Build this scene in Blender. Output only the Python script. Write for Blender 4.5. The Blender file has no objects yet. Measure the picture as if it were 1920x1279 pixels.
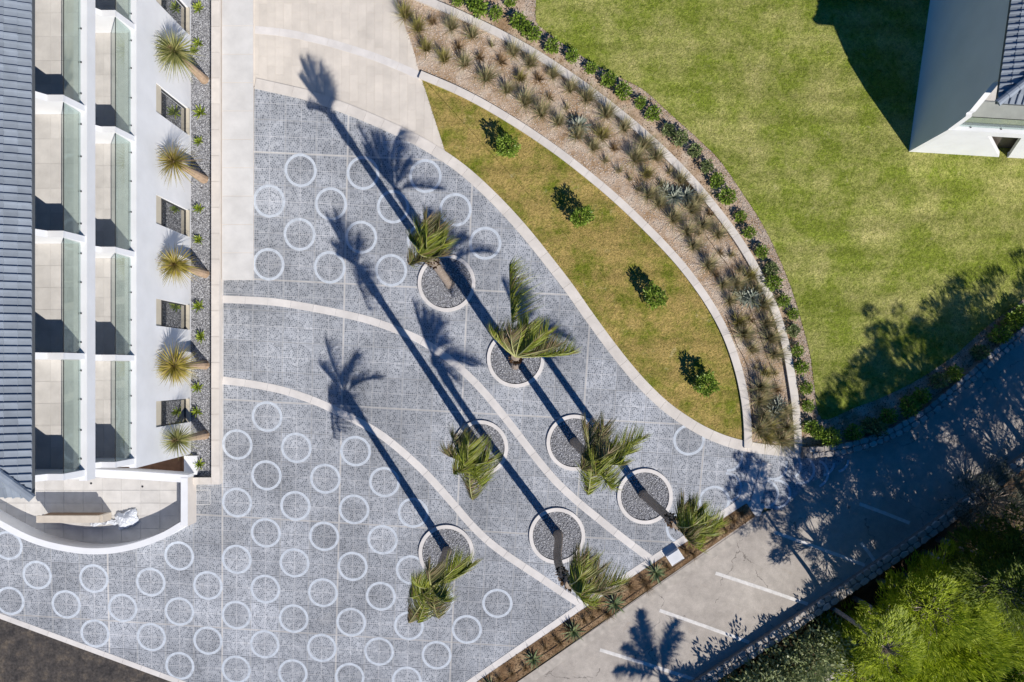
import bpy, math, random
import numpy as np
from mathutils import Vector, noise as mnoise

R = math.radians
rng = np.random.default_rng(7)
random.seed(7)
sc = bpy.context.scene

# ------------------------------------------------------------------ camera, sky, sun, exposure
H = 32.0                                   # flying height of the drone above the plaza
S = 40.0                                   # survey grid units per metre on the plaza level
NX, NY = 965.0, 695.0                      # survey grid position of the point straight below the drone
cam = bpy.data.cameras.new('camera')
cam.sensor_width = 36.0
cam.lens = 36.0 * H / (1920 / S)
cam.shift_x = (960 - NX) / 1920
cam.shift_y = (NY - 639.5) / 1920
cam.clip_end = 3000
cam_o = bpy.data.objects.new('camera', cam)
cam_o.location = (0, 0, H)
sc.collection.objects.link(cam_o)
sc.camera = cam_o

SUN_EL = R(38.5)
sun_to = Vector((0.575, -0.818, 0)).normalized() * math.cos(SUN_EL) + Vector((0, 0, math.sin(SUN_EL)))
world = bpy.data.worlds.new('World')
sc.world = world
world.use_nodes = True
wn = world.node_tree
bg = wn.nodes['Background']
sky = wn.nodes.new('ShaderNodeTexSky')
sky.sky_type = 'NISHITA'
sky.sun_disc = False
sky.sun_elevation = SUN_EL
sky.sun_rotation = math.atan2(sun_to.x, sun_to.y)
sky.air_density = 0.6
sky.dust_density = 0.0
sky.ozone_density = 8.0
hsv = wn.nodes.new('ShaderNodeHueSaturation')      # clear deep-blue Mediterranean winter sky
hsv.inputs['Saturation'].default_value = 1.85
wn.links.new(sky.outputs[0], hsv.inputs['Color'])
wn.links.new(hsv.outputs[0], bg.inputs[0])
bg.inputs[1].default_value = 0.085
sun = bpy.data.lights.new('sun', 'SUN')
sun.energy = 4.8
sun.angle = R(0.5)
sun.color = (1.0, 0.94, 0.865)
sun_o = bpy.data.objects.new('sun', sun)
sun_o.rotation_euler = (-sun_to).to_track_quat('-Z', 'Y').to_euler()
sc.collection.objects.link(sun_o)
vs = sc.view_settings
vs.view_transform = 'Standard'
vs.look = 'None'
vs.exposure = 0.10
vs.gamma = 1.0
vs.use_curve_mapping = False
sc.cycles.max_bounces = 8
sc.cycles.diffuse_bounces = 2
sc.cycles.transparent_max_bounces = 16
sc.cycles.sample_clamp_indirect = 4.0

COL = sc.collection

# ------------------------------------------------------------------ helpers
def G(x, y, z=0.0):
    """survey grid -> world metres for a point at height z"""
    k = (1 - z / H) / S
    return np.array([(x - NX) * k, (NY - y) * k, z])

def GP(pts, z=0.0):
    return [tuple(G(p[0], p[1], z)[:2]) for p in pts]

def smooth(pts, n=6, closed=False):
    P = [np.array(p, float) for p in pts]
    out = []
    m = len(P)
    for i in range(m if closed else m - 1):
        if closed:
            p0, p1, p2, p3 = P[(i - 1) % m], P[i], P[(i + 1) % m], P[(i + 2) % m]
        else:
            p1, p2 = P[i], P[i + 1]
            p0 = P[i - 1] if i > 0 else 2 * p1 - p2
            p3 = P[i + 2] if i + 2 < m else 2 * p2 - p1
        for k in range(n):
            t = k / n
            out.append(0.5 * ((2 * p1) + (-p0 + p2) * t + (2 * p0 - 5 * p1 + 4 * p2 - p3) * t * t + (-p0 + 3 * p1 - 3 * p2 + p3) * t ** 3))
    if not closed:
        out.append(P[-1])
    return out

def mesh_np(name, V, F, mat=None):
    V = np.asarray(V, np.float32)
    F = np.asarray(F, np.int32)
    me = bpy.data.meshes.new(name)
    k = F.shape[1]
    me.vertices.add(len(V)); me.vertices.foreach_set('co', V.ravel())
    me.loops.add(F.size); me.loops.foreach_set('vertex_index', F.ravel())
    me.polygons.add(len(F)); me.polygons.foreach_set('loop_start', np.arange(0, F.size, k, dtype=np.int32))
    me.update(calc_edges=True)
    me.validate()
    if mat: me.materials.append(mat)
    return me

class MB:
    def __init__(s): s.v, s.f = [], []
    def add(s, v, f):
        o = len(s.v)
        s.v += [tuple(map(float, p)) for p in v]
        s.f += [tuple(i + o for i in q) for q in f]
        return s
    def box(s, x0, x1, y0, y1, z0, z1):
        return s.add([(x0, y0, z0), (x1, y0, z0), (x1, y1, z0), (x0, y1, z0), (x0, y0, z1), (x1, y0, z1), (x1, y1, z1), (x0, y1, z1)],
                     [(3, 2, 1, 0), (4, 5, 6, 7), (0, 1, 5, 4), (1, 2, 6, 5), (2, 3, 7, 6), (3, 0, 4, 7)])
    def prism(s, poly, z0, z1):
        a = sum(poly[i][0] * poly[(i + 1) % len(poly)][1] - poly[(i + 1) % len(poly)][0] * poly[i][1] for i in range(len(poly)))
        if a < 0: poly = poly[::-1]
        n = len(poly)
        v = [(p[0], p[1], z0) for p in poly] + [(p[0], p[1], z1) for p in poly]
        f = [tuple(range(n - 1, -1, -1)), tuple(range(n, 2 * n))] + [(i, (i + 1) % n, n + (i + 1) % n, n + i) for i in range(n)]
        return s.add(v, f)
    def sheet(s, poly, z):
        a = sum(poly[i][0] * poly[(i + 1) % len(poly)][1] - poly[(i + 1) % len(poly)][0] * poly[i][1] for i in range(len(poly)))
        if a < 0: poly = poly[::-1]
        return s.add([(p[0], p[1], z) for p in poly], [tuple(range(len(poly)))])
    def extr(s, prof, y0, y1):                       # profile in x,z extruded along y
        n = len(prof)
        a = sum(prof[i][0] * prof[(i + 1) % n][1] - prof[(i + 1) % n][0] * prof[i][1] for i in range(n))
        if a > 0: prof = prof[::-1]
        v = [(p[0], y0, p[1]) for p in prof] + [(p[0], y1, p[1]) for p in prof]
        f = [tuple(range(n - 1, -1, -1)), tuple(range(n, 2 * n))] + [(i, (i + 1) % n, n + (i + 1) % n, n + i) for i in range(n)]
        return s.add(v, f)
    def ribbon(s, pts, w, z0, z1, off=0.0, taper=None):
        P = [np.array(p[:2], float) for p in pts]
        n = len(P)
        L, Rr = [], []
        for i in range(n):
            t = P[min(i + 1, n - 1)] - P[max(i - 1, 0)]
            t /= np.linalg.norm(t) + 1e-9
            nn = np.array([-t[1], t[0]])
            ww = w if taper is None else w + (taper - w) * i / (n - 1)
            L.append(P[i] + nn * (off + ww / 2)); Rr.append(P[i] + nn * (off - ww / 2))
        v = []
        for i in range(n):
            v += [(*L[i], z1), (*Rr[i], z1), (*Rr[i], z0), (*L[i], z0)]
        f = []
        for i in range(n - 1):
            a, b = 4 * i, 4 * i + 4
            for k in range(4):
                f.append((a + k, a + (k + 1) % 4, b + (k + 1) % 4, b + k))
        f.append((3, 2, 1, 0)); f.append((4 * n - 4, 4 * n - 3, 4 * n - 2, 4 * n - 1))
        return s.add(v, f)
    def tube(s, pts, rad, sides=8, cap=True):
        P = [np.array(p, float) for p in pts]
        n = len(P)
        if not hasattr(rad, '__len__'): rad = [rad] * n
        v = []
        for i in range(n):
            t = P[min(i + 1, n - 1)] - P[max(i - 1, 0)]
            t /= np.linalg.norm(t) + 1e-9
            a = np.cross(t, (0.3, 1, 0.1)); a /= np.linalg.norm(a)
            b = np.cross(t, a)
            for k in range(sides):
                th = 2 * math.pi * k / sides
                v.append(P[i] + rad[i] * (a * math.cos(th) + b * math.sin(th)))
        f = []
        for i in range(n - 1):
            for k in range(sides):
                f.append((i * sides + k, i * sides + (k + 1) % sides, (i + 1) * sides + (k + 1) % sides, (i + 1) * sides + k))
        if cap:
            f.append(tuple(range(sides - 1, -1, -1))); f.append(tuple(range((n - 1) * sides, n * sides)))
        return s.add(v, f)
    def mesh(s, name, mat=None):
        me = bpy.data.meshes.new(name)
        me.from_pydata(s.v, [], s.f); me.validate(); me.update()
        if mat: me.materials.append(mat)
        return me
    def build(s, name, mat=None, parent=None):
        return ob(name, s.mesh(name, mat), parent)

def ob(name, data, parent=None, loc=None, rz=None, scale=None):
    o = bpy.data.objects.new(name, data)
    COL.objects.link(o)
    if parent is not None: o.parent = parent
    if loc is not None: o.location = tuple(map(float, loc))
    if rz is not None: o.rotation_euler[2] = rz
    if scale is not None: o.scale = (scale,) * 3 if not hasattr(scale, '__len__') else scale
    return o

def tag(o, label, cat, group=None, kind=None):
    o['label'] = label; o['category'] = cat
    if group: o['group'] = group
    if kind: o['kind'] = kind
    return o

def struct(o): o['kind'] = 'structure'; return o

def clip_convex(poly, quad):
    """clip any polygon by a convex counter-clockwise quad"""
    out = [np.array(p, float) for p in poly]
    n = len(quad)
    for i in range(n):
        a, b = np.array(quad[i], float), np.array(quad[(i + 1) % n], float)
        e = b - a
        inp, out = out, []
        if not inp: return []
        for k in range(len(inp)):
            p, q = inp[k - 1], inp[k]
            dp = e[0] * (p[1] - a[1]) - e[1] * (p[0] - a[0])
            dq = e[0] * (q[1] - a[1]) - e[1] * (q[0] - a[0])
            if dp >= 0 and dq >= 0: out.append(q)
            elif dp >= 0 > dq: out.append(p + (q - p) * dp / (dp - dq))
            elif dq >= 0: out.append(p + (q - p) * dp / (dp - dq)); out.append(q)
    res = []
    for p in out:
        if not res or np.linalg.norm(p - res[-1]) > 1e-4: res.append(p)
    if len(res) > 1 and np.linalg.norm(res[0] - res[-1]) < 1e-4: res.pop()
    return res

def area(poly):
    return 0.5 * sum(poly[i][0] * poly[(i + 1) % len(poly)][1] - poly[(i + 1) % len(poly)][0] * poly[i][1] for i in range(len(poly)))

def inside(P, poly):
    poly = np.asarray(poly, float)
    x, y = P[:, 0], P[:, 1]
    c = np.zeros(len(P), bool)
    j = len(poly) - 1
    for i in range(len(poly)):
        xi, yi = poly[i]; xj, yj = poly[j]
        m = (yi > y) != (yj > y)
        c ^= m & (x < (xj - xi) * (y - yi) / (yj - yi + 1e-12) + xi)
        j = i
    return c

def scatter(poly, n):
    poly = np.asarray(poly, float)
    lo, hi = poly.min(0), poly.max(0)
    out = np.zeros((0, 2))
    while len(out) < n:
        P = rng.uniform(lo, hi, (n * 2, 2))
        out = np.vstack([out, P[inside(P, poly)]])
    return out[:n]

def unit(a): return a / (np.linalg.norm(a, axis=-1, keepdims=True) + 1e-9)

def blades(base, d, L, w, droop, seg=3, wind=(0, 0, 0), prof='blade', roll=None):
    base = np.asarray(base, float); n = len(base)
    d = unit(np.asarray(d, float))
    L = np.broadcast_to(L, (n,))[:, None]; w = np.broadcast_to(w, (n,))[:, None]; droop = np.broadcast_to(droop, (n,))[:, None]
    side = np.cross(d, np.array([0, 0, 1.0]))
    bad = np.linalg.norm(side, axis=1) < 1e-3
    side[bad] = (1, 0, 0)
    side = unit(side)
    if roll is not None:
        up = np.cross(side, d)
        side = side * np.cos(roll)[:, None] + up * np.sin(roll)[:, None]
    acc = np.asarray(wind, float)[None] - np.array([0, 0, 1.0])[None] * droop
    V = []
    for k in range(seg + 1):
        t = k / seg
        p = base + L * (d * t + acc * t * t)
        tp = {'blade': 1 - 0.92 * t ** 1.3, 'leaf': max(0.12, math.sin(math.pi * (0.08 + 0.88 * t)))}[prof]
        V += [p - side * w * 0.5 * tp, p + side * w * 0.5 * tp]
    V = np.stack(V, 1)                              # n, 2(seg+1), 3
    m = 2 * (seg + 1)
    F = []
    for k in range(seg):
        a = 2 * k
        F.append(np.stack([np.arange(n) * m + a, np.arange(n) * m + a + 1, np.arange(n) * m + a + 3, np.arange(n) * m + a + 2], 1))
    return V.reshape(-1, 3), np.vstack(F)

def join(parts):
    V, F, o = [], [], 0
    for v, f in parts:
        V.append(v); F.append(f + o); o += len(v)
    return np.vstack(V), np.vstack(F)

def rocks(P, size, flat=0.6):
    n = len(P)
    base = np.array([[1, 0, 0], [0, 1, 0], [-1, 0, 0], [0, -1, 0], [0, 0, 1], [0, 0, -1]], float)
    s = np.broadcast_to(size, (n,))[:, None, None]
    V = base[None] * rng.uniform(0.55, 1.25, (n, 6, 3)) + rng.uniform(-0.25, 0.25, (n, 6, 3))
    V[:, :, 2] *= flat
    a = rng.uniform(0, 6.28, n)
    c, si = np.cos(a)[:, None], np.sin(a)[:, None]
    x, y = V[:, :, 0].copy(), V[:, :, 1].copy()
    V[:, :, 0] = x * c - y * si; V[:, :, 1] = x * si + y * c
    V = V * s * 0.5 + np.asarray(P)[:, None, :]
    f = np.array([[0, 1, 4], [1, 2, 4], [2, 3, 4], [3, 0, 4], [1, 0, 5], [2, 1, 5], [3, 2, 5], [0, 3, 5]])
    F = (f[None] + (np.arange(n) * 6)[:, None, None]).reshape(-1, 3)
    return V.reshape(-1, 3), F

# ------------------------------------------------------------------ materials
class NT:
    def __init__(s, name):
        s.m = bpy.data.materials.new(name); s.m.use_nodes = True
        s.t = s.m.node_tree; s.n = s.t.nodes
        s.p = s.n['Principled BSDF']; s.out = s.n['Material Output']
        s.p.inputs['Roughness'].default_value = 0.8
        s.p.inputs['Specular IOR Level'].default_value = 0.25
        s.pos = s.n.new('ShaderNodeNewGeometry').outputs['Position']
        s.geo = s.pos.node
    def link(s, a, b): s.t.links.new(a, b)
    def val(s, sock, v):
        if isinstance(v, (int, float)): sock.default_value = v
        elif isinstance(v, tuple): sock.default_value = (*v, 1) if len(sock.default_value) == 4 and len(v) == 3 else v
        else: s.link(v, sock)
    def math(s, op, a, b=0.0, c=0.0, clamp=False):
        n = s.n.new('ShaderNodeMath'); n.operation = op; n.use_clamp = clamp
        s.val(n.inputs[0], a); s.val(n.inputs[1], b); s.val(n.inputs[2], c)
        return n.outputs[0]
    def noise(s, scale, detail=4, rough=0.55, vec=None, dist=0.0):
        n = s.n.new('ShaderNodeTexNoise')
        n.inputs['Scale'].default_value = scale; n.inputs['Detail'].default_value = detail; n.inputs['Roughness'].default_value = rough
        n.inputs['Distortion'].default_value = dist
        s.link(vec if vec is not None else s.pos, n.inputs['Vector'])
        return n.outputs[0]
    def ramp(s, fac, stops):
        n = s.n.new('ShaderNodeValToRGB')
        e = n.color_ramp.elements
        while len(e) < len(stops): e.new(0.5)
        for el, (p, c) in zip(e, stops):
            el.position = p; el.color = (*c, 1) if hasattr(c, '__len__') else (c, c, c, 1)
        s.link(fac, n.inputs[0])
        return n.outputs[0]
    def mix(s, fac, a, b, mode='MIX'):
        n = s.n.new('ShaderNodeMix'); n.data_type = 'RGBA'; n.blend_type = mode
        s.val(n.inputs[0], fac); s.val(n.inputs[6], a); s.val(n.inputs[7], b)
        return n.outputs[2]
    def bump(s, h, strength=0.4, dist=0.02):
        n = s.n.new('ShaderNodeBump'); n.inputs['Strength'].default_value = strength; n.inputs['Distance'].default_value = dist
        s.link(h, n.inputs['Height']); s.link(n.outputs[0], s.p.inputs['Normal'])
    def color(s, c): s.val(s.p.inputs['Base Color'], c)

def m_plain(name, c, rough=0.7, var=0.12, scale=3.0, bump=0.15, bscale=60, island=0.0, spec=0.25):
    t = NT(name)
    lo = tuple(x * (1 - var) for x in c); hi = tuple(min(1, x * (1 + var)) for x in c)
    col = t.ramp(t.noise(scale, 5), [(0.3, lo), (0.7, hi)])
    if island:
        r = t.geo.outputs['Random Per Island']
        col = t.mix(1.0, col, t.ramp(r, [(0, 1 - island), (1, 1.0)]), 'MULTIPLY')
    t.color(col)
    t.p.inputs['Roughness'].default_value = rough
    t.p.inputs['Specular IOR Level'].default_value = spec
    if bump: t.bump(t.noise(bscale, 3), bump, 0.01)
    return t.m

def m_obj(name, c, var=0.1, rough=0.7, scale=2.0, fine=40):
    """for shared pieces: every copy gets its own tone"""
    t = NT(name)
    oi = t.n.new('ShaderNodeObjectInfo')
    lo = tuple(x * (1 - var) for x in c); hi = tuple(min(1, x * (1 + var)) for x in c)
    col = t.ramp(oi.outputs['Random'], [(0, lo), (1, hi)])
    col = t.mix(0.5, col, t.mix(1.0, col, t.ramp(t.noise(scale, 6, 0.6), [(0.3, 0.72), (0.7, 1.1)]), 'MULTIPLY'))
    t.color(col)
    t.p.inputs['Roughness'].default_value = rough
    t.bump(t.noise(fine, 3), 0.2, 0.01)
    return t.m

def m_leaf(name, dark, mid, light, trans=0.25, rough=0.5, dry=None, dryamt=0.1):
    t = NT(name)
    r = t.geo.outputs['Random Per Island']
    stops = [(0.0, dark), (0.5, mid), (1.0, light)]
    col = t.ramp(r, stops)
    if dry:
        w = t.n.new('ShaderNodeTexWhiteNoise'); w.noise_dimensions = '1D'
        t.link(r, w.inputs['W'])
        col = t.mix(t.math('LESS_THAN', w.outputs[0], dryamt), col, dry)
    t.color(col)
    t.p.inputs['Roughness'].default_value = rough
    t.p.inputs['Specular IOR Level'].default_value = 0.3
    tr = t.n.new('ShaderNodeBsdfTranslucent'); t.link(col, tr.inputs[0])
    mx = t.n.new('ShaderNodeMixShader'); mx.inputs[0].default_value = trans
    t.link(t.p.outputs[0], mx.inputs[1]); t.link(tr.outputs[0], mx.inputs[2]); t.link(mx.outputs[0], t.out.inputs[0])
    return t.m

WHITE = m_plain('white_render', (0.76, 0.77, 0.785), 0.85, 0.05, 1.1, 0.08, 90)
CREAM = m_obj('cream_coping', (0.74, 0.69, 0.63), 0.05, 0.8, 1.6)
CREAMW = m_plain('cream_wall', (0.72, 0.66, 0.59), 0.85, 0.06, 2.0)
BAND = m_obj('cream_band_stone', (0.76, 0.725, 0.69), 0.06, 0.75, 1.5)
RAMP = m_obj('cream_plank_paver', (0.73, 0.67, 0.59), 0.055, 0.75, 1.1)
WALK = m_obj('pale_walk_concrete', (0.69, 0.68, 0.66), 0.03, 0.8, 1.2)
FLOOR = m_obj('balcony_tile', (0.62, 0.60, 0.57), 0.06, 0.65, 2.2)
def ring_mat():
    t = NT('white_ring_stone')
    col = t.ramp(t.noise(6, 5, .65), [(0.3, (0.50, 0.55, 0.61)), (0.7, (0.66, 0.71, 0.77))])
    wear = t.ramp(t.noise(2.2, 6, .75), [(0.52, 0.0), (0.70, 0.6)])
    col = t.mix(wear, col, (0.36, 0.385, 0.42))
    col = t.mix(t.ramp(t.noise(22, 3, .7), [(0.62, 0.0), (0.72, 0.55)]), col, (0.34, 0.36, 0.39))
    t.color(col); t.bump(t.noise(60, 3), 0.3, 0.006)
    return t.m
RINGM = ring_mat()
GROUT = m_plain('pale_grout', (0.60, 0.60, 0.59), 0.9, 0.1)
GRAVELB = m_plain('dark_gravel_bed', (0.23, 0.235, 0.255), 0.95, 0.4, 30, 0.6, 50)
GRAVEL = m_plain('grey_gravel', (0.66, 0.67, 0.70), 0.85, 0.2, 8, 0, island=0.9)
ASPH = None
TILE = m_obj('grey_roof_tile', (0.27, 0.31, 0.36), 0.14, 0.55, 3.0, 30)
DARK = m_plain('dark_metal', (0.03, 0.032, 0.035), 0.4, 0.1)
SHUT = m_plain('beige_shutter_box', (0.55, 0.50, 0.40), 0.6, 0.05)
DECK = m_plain('brown_decking', (0.16, 0.085, 0.05), 0.7, 0.25, 4)
GREYW = m_plain('grey_render', (0.72, 0.73, 0.73), 0.9, 0.05, 0.6, 0.15, 120)
STONE = m_obj('pale_wall_stone', (0.46, 0.42, 0.38), 0.22, 0.9, 5.0, 25)
MORTAR = m_plain('wall_mortar', (0.22, 0.20, 0.18), 0.95, 0.2, 6)
PLINE = m_plain('worn_white_paint', (0.72, 0.70, 0.67), 0.8, 0.14, 5)
HOSE = m_plain('brown_hose', (0.10, 0.07, 0.05), 0.5, 0.1)

def plaza_mat():
    t = NT('mosaic_paving')
    I = [[7.04448261e-01, -7.04638171e-03, 8.16141848e+00], [-3.09815112e-02, -6.75036988e-01, 6.02881556e+00], [9.81012388e-04, 3.73997335e-03, 1.0]]
    sx = t.n.new('ShaderNodeSeparateXYZ'); t.link(t.pos, sx.inputs[0])
    x, y = sx.outputs[0], sx.outputs[1]
    lin = lambda r: t.math('MULTIPLY_ADD', x, r[0], t.math('MULTIPLY_ADD', y, r[1], r[2]))
    w = lin(I[2])
    u, v = t.math('DIVIDE', lin(I[0]), w), t.math('DIVIDE', lin(I[1]), w)
    ru, rv = t.math('ROUND', u), t.math('ROUND', v)
    fu, fv = t.math('SUBTRACT', u, ru), t.math('SUBTRACT', v, rv)
    r = t.math('SQRT', t.math('ADD', t.math('MULTIPLY', fu, fu), t.math('MULTIPLY', fv, fv)))
    N = 7.5
    rr = t.math('MULTIPLY', r, 2 * N)
    ri = t.math('FLOOR', rr); rf = t.math('FRACT', rr)
    th = t.math('MULTIPLY_ADD', t.math('ARCTAN2', fv, fu), 1 / (2 * math.pi), 0.5)
    cnt = t.math('ROUND', t.math('MULTIPLY_ADD', ri, 5.8, 4.0))
    tt = t.math('MULTIPLY', th, cnt)
    ti = t.math('FLOOR', tt); tf = t.math('FRACT', tt)
    # square setts outside of the circles
    g = 2 * N
    gu, gv = t.math('MULTIPLY', u, g), t.math('MULTIPLY', v, g)
    gui, gvi = t.math('FLOOR', gu), t.math('FLOOR', gv)
    guf, gvf = t.math('FRACT', gu), t.math('FRACT', gv)
    circ = t.math('LESS_THAN', r, 0.46)
    sel = lambda a, b: t.math('MULTIPLY_ADD', t.math('SUBTRACT', a, b), circ, b)
    wn_ = t.n.new('ShaderNodeTexWhiteNoise'); wn_.noise_dimensions = '4D'
    cb = t.n.new('ShaderNodeCombineXYZ')
    t.link(sel(ri, gui), cb.inputs[0]); t.link(sel(ti, gvi), cb.inputs[1]); t.link(t.math('MULTIPLY_ADD', ru, 37.0, rv), cb.inputs[2])
    t.link(cb.outputs[0], wn_.inputs['Vector'])
    tone = wn_.outputs[0]
    edge = lambda f, wd: t.math('GREATER_THAN', t.math('ABSOLUTE', t.math('SUBTRACT', f, 0.5)), 0.5 - wd)
    jp = t.math('MAXIMUM', edge(rf, 0.13), edge(tf, 0.12))
    jg = t.math('MAXIMUM', edge(guf, 0.12), edge(gvf, 0.12))
    joint = sel(jp, jg)
    big = t.noise(0.22, 5, 0.6); mid = t.noise(1.3, 4, 0.6)
    setts = t.ramp(tone, [(0.0, (0.15, 0.166, 0.19)), (0.25, (0.215, 0.235, 0.265)), (0.75, (0.315, 0.335, 0.37)), (1.0, (0.42, 0.44, 0.47))])
    col = t.mix(t.math('MULTIPLY', joint, 0.72), setts, (0.50, 0.515, 0.54))
    # straight joints through the circles and wide movement joints
    ax = t.math('MAXIMUM', t.math('LESS_THAN', t.math('ABSOLUTE', fu), 0.012), t.math('LESS_THAN', t.math('ABSOLUTE', fv), 0.012))
    col = t.mix(t.math('MULTIPLY', ax, 0.5), col, (0.62, 0.62, 0.63))
    mj = lambda q, o: t.math('LESS_THAN', t.math('ABSOLUTE', t.math('SUBTRACT', t.math('FRACT', t.math('DIVIDE', t.math('SUBTRACT', q, o - 2), 4.0)), 0.5)), 0.0055)
    col = t.mix(t.math('MULTIPLY', t.math('MAXIMUM', mj(u, 2.5), mj(v, 3.5)), 0.8), col, (0.66, 0.63, 0.59))
    col = t.mix(1.0, col, t.ramp(big, [(0.3, 0.72), (0.5, 1.0), (0.72, 1.3)]), 'MULTIPLY')
    col = t.mix(1.0, col, t.ramp(mid, [(0.25, 0.88), (0.75, 1.12)]), 'MULTIPLY')
    oi = t.n.new('ShaderNodeObjectInfo')
    col = t.mix(1.0, col, t.ramp(oi.outputs['Random'], [(0.0, 0.87), (1.0, 1.11)]), 'MULTIPLY')
    # chalky efflorescence
    ef = t.ramp(t.noise(0.8, 6, 0.7, dist=0.8), [(0.60, 0.0), (0.74, 0.45)])
    col = t.mix(ef, col, (0.50, 0.50, 0.50))
    t.color(col)
    t.p.inputs['Roughness'].default_value = 0.72
    t.bump(t.math('SUBTRACT', 1.0, joint), 0.25, 0.004)
    return t.m
PLAZA = plaza_mat()

def lawn_mat(name, g1, g2, tan, tanlo, tanhi, scale=0.5):
    t = NT(name)
    a = t.noise(scale, 7, 0.66); b = t.noise(5, 5, 0.75); c = t.noise(14, 4, 0.75)
    col = t.ramp(b, [(0.28, g1), (0.72, g2)])
    f = t.math('ADD', t.math('MULTIPLY', a, 0.75), t.math('MULTIPLY', b, 0.25))
    col = t.mix(t.ramp(f, [(tanlo, 0.0), (tanhi, 0.85)]), col, tan)
    col = t.mix(1.0, col, t.ramp(c, [(0.3, 0.5), (0.7, 1.45)]), 'MULTIPLY')
    mp = t.n.new('ShaderNodeMapping'); mp.inputs['Rotation'].default_value = (0, 0, R(38)); mp.inputs['Scale'].default_value = (0.12, 1.5, 1)
    t.link(t.pos, mp.inputs['Vector'])
    col = t.mix(1.0, col, t.ramp(t.noise(1.0, 4, .6, vec=mp.outputs[0]), [(0.35, 0.82), (0.65, 1.16)]), 'MULTIPLY')
    col = t.mix(t.ramp(t.noise(1.7, 6, .75, dist=.6), [(0.60, 0.0), (0.72, 0.55)]), col, (0.62, 0.55, 0.30))
    t.color(col); t.p.inputs['Roughness'].default_value = 0.95; t.p.inputs['Specular IOR Level'].default_value = 0.1
    t.bump(t.math('ADD', b, c), 0.9, 0.06)
    return t.m
LAWN = lawn_mat('lawn_turf', (0.13, 0.178, 0.02), (0.315, 0.375, 0.052), (0.58, 0.52, 0.21), 0.435, 0.65)
LAWN2 = lawn_mat('dry_lawn_turf', (0.115, 0.155, 0.014), (0.26, 0.28, 0.035), (0.50, 0.355, 0.13), 0.39, 0.55, 0.75)

def soil_mat(name, c1, c2, c3, scale=1.2, fine=22, bumps=0.8):
    t = NT(name)
    a = t.noise(scale, 6, 0.65); b = t.noise(fine, 5, 0.7)
    col = t.ramp(a, [(0.35, c1), (0.52, c2), (0.68, c3)])
    col = t.mix(1.0, col, t.ramp(b, [(0.3, 0.55), (0.7, 1.35)]), 'MULTIPLY')
    t.color(col); t.p.inputs['Roughness'].default_value = 0.95
    t.bump(b, bumps, 0.04)
    return t.m
SOIL = soil_mat('sandy_soil', (0.37, 0.245, 0.14), (0.55, 0.42, 0.31), (0.66, 0.57, 0.47))
SOILB = soil_mat('brown_bed_soil', (0.15, 0.085, 0.04), (0.28, 0.18, 0.10), (0.46, 0.33, 0.20), 1.4)
BANKS = soil_mat('shade_darkened_bank_soil', (0.055, 0.035, 0.022), (0.09, 0.06, 0.038), (0.15, 0.11, 0.07), 0.6)  # bank soil, its colour darkened to carry the shade of the trees
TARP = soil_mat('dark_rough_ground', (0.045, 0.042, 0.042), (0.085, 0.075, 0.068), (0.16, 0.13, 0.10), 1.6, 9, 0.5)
EARTH = soil_mat('dry_field', (0.16, 0.13, 0.07), (0.22, 0.19, 0.10), (0.28, 0.24, 0.14), 0.15, 8)

def asphalt_mat():
    t = NT('pale_asphalt')
    a = t.noise(0.35, 6, 0.6); b = t.noise(45, 4, 0.8); c = t.noise(2.5, 5, 0.65)
    col = t.ramp(a, [(0.3, (0.41, 0.37, 0.33)), (0.7, (0.57, 0.52, 0.46))])
    col = t.mix(1.0, col, t.ramp(b, [(0.3, 0.75), (0.7, 1.2)]), 'MULTIPLY')
    col = t.mix(1.0, col, t.ramp(c, [(0.3, 0.82), (0.7, 1.08)]), 'MULTIPLY')
    col = t.mix(t.ramp(t.noise(0.9, 5, 0.7, dist=1.2), [(0.62, 0.0), (0.78, 0.4)]), col, (0.36, 0.26, 0.17))
    vo = t.n.new('ShaderNodeTexVoronoi'); vo.feature = 'DISTANCE_TO_EDGE'; vo.inputs['Scale'].default_value = 0.28
    wv = t.n.new('ShaderNodeVectorMath'); wv.operation = 'ADD'
    nz = t.n.new('ShaderNodeTexNoise'); nz.inputs['Scale'].default_value = 1.6; nz.inputs['Detail'].default_value = 5
    t.link(t.pos, nz.inputs['Vector']); t.link(t.pos, wv.inputs[0]); t.link(nz.outputs[1], wv.inputs[1]); t.link(wv.outputs[0], vo.inputs['Vector'])
    crack = t.math('MULTIPLY', t.math('LESS_THAN', vo.outputs[0], 0.004), t.math('GREATER_THAN', t.noise(0.5, 2), 0.5))
    col = t.mix(t.math('MULTIPLY', crack, 0.65), col, (0.12, 0.11, 0.10))
    col = t.mix(t.ramp(t.noise(1.4, 3, .5), [(0.68, 0.0), (0.76, 0.35)]), col, (0.18, 0.17, 0.16))
    t.color(col); t.p.inputs['Roughness'].default_value = 0.9
    t.bump(b, 0.5, 0.012)
    return t.m
ASPH = asphalt_mat()

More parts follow.
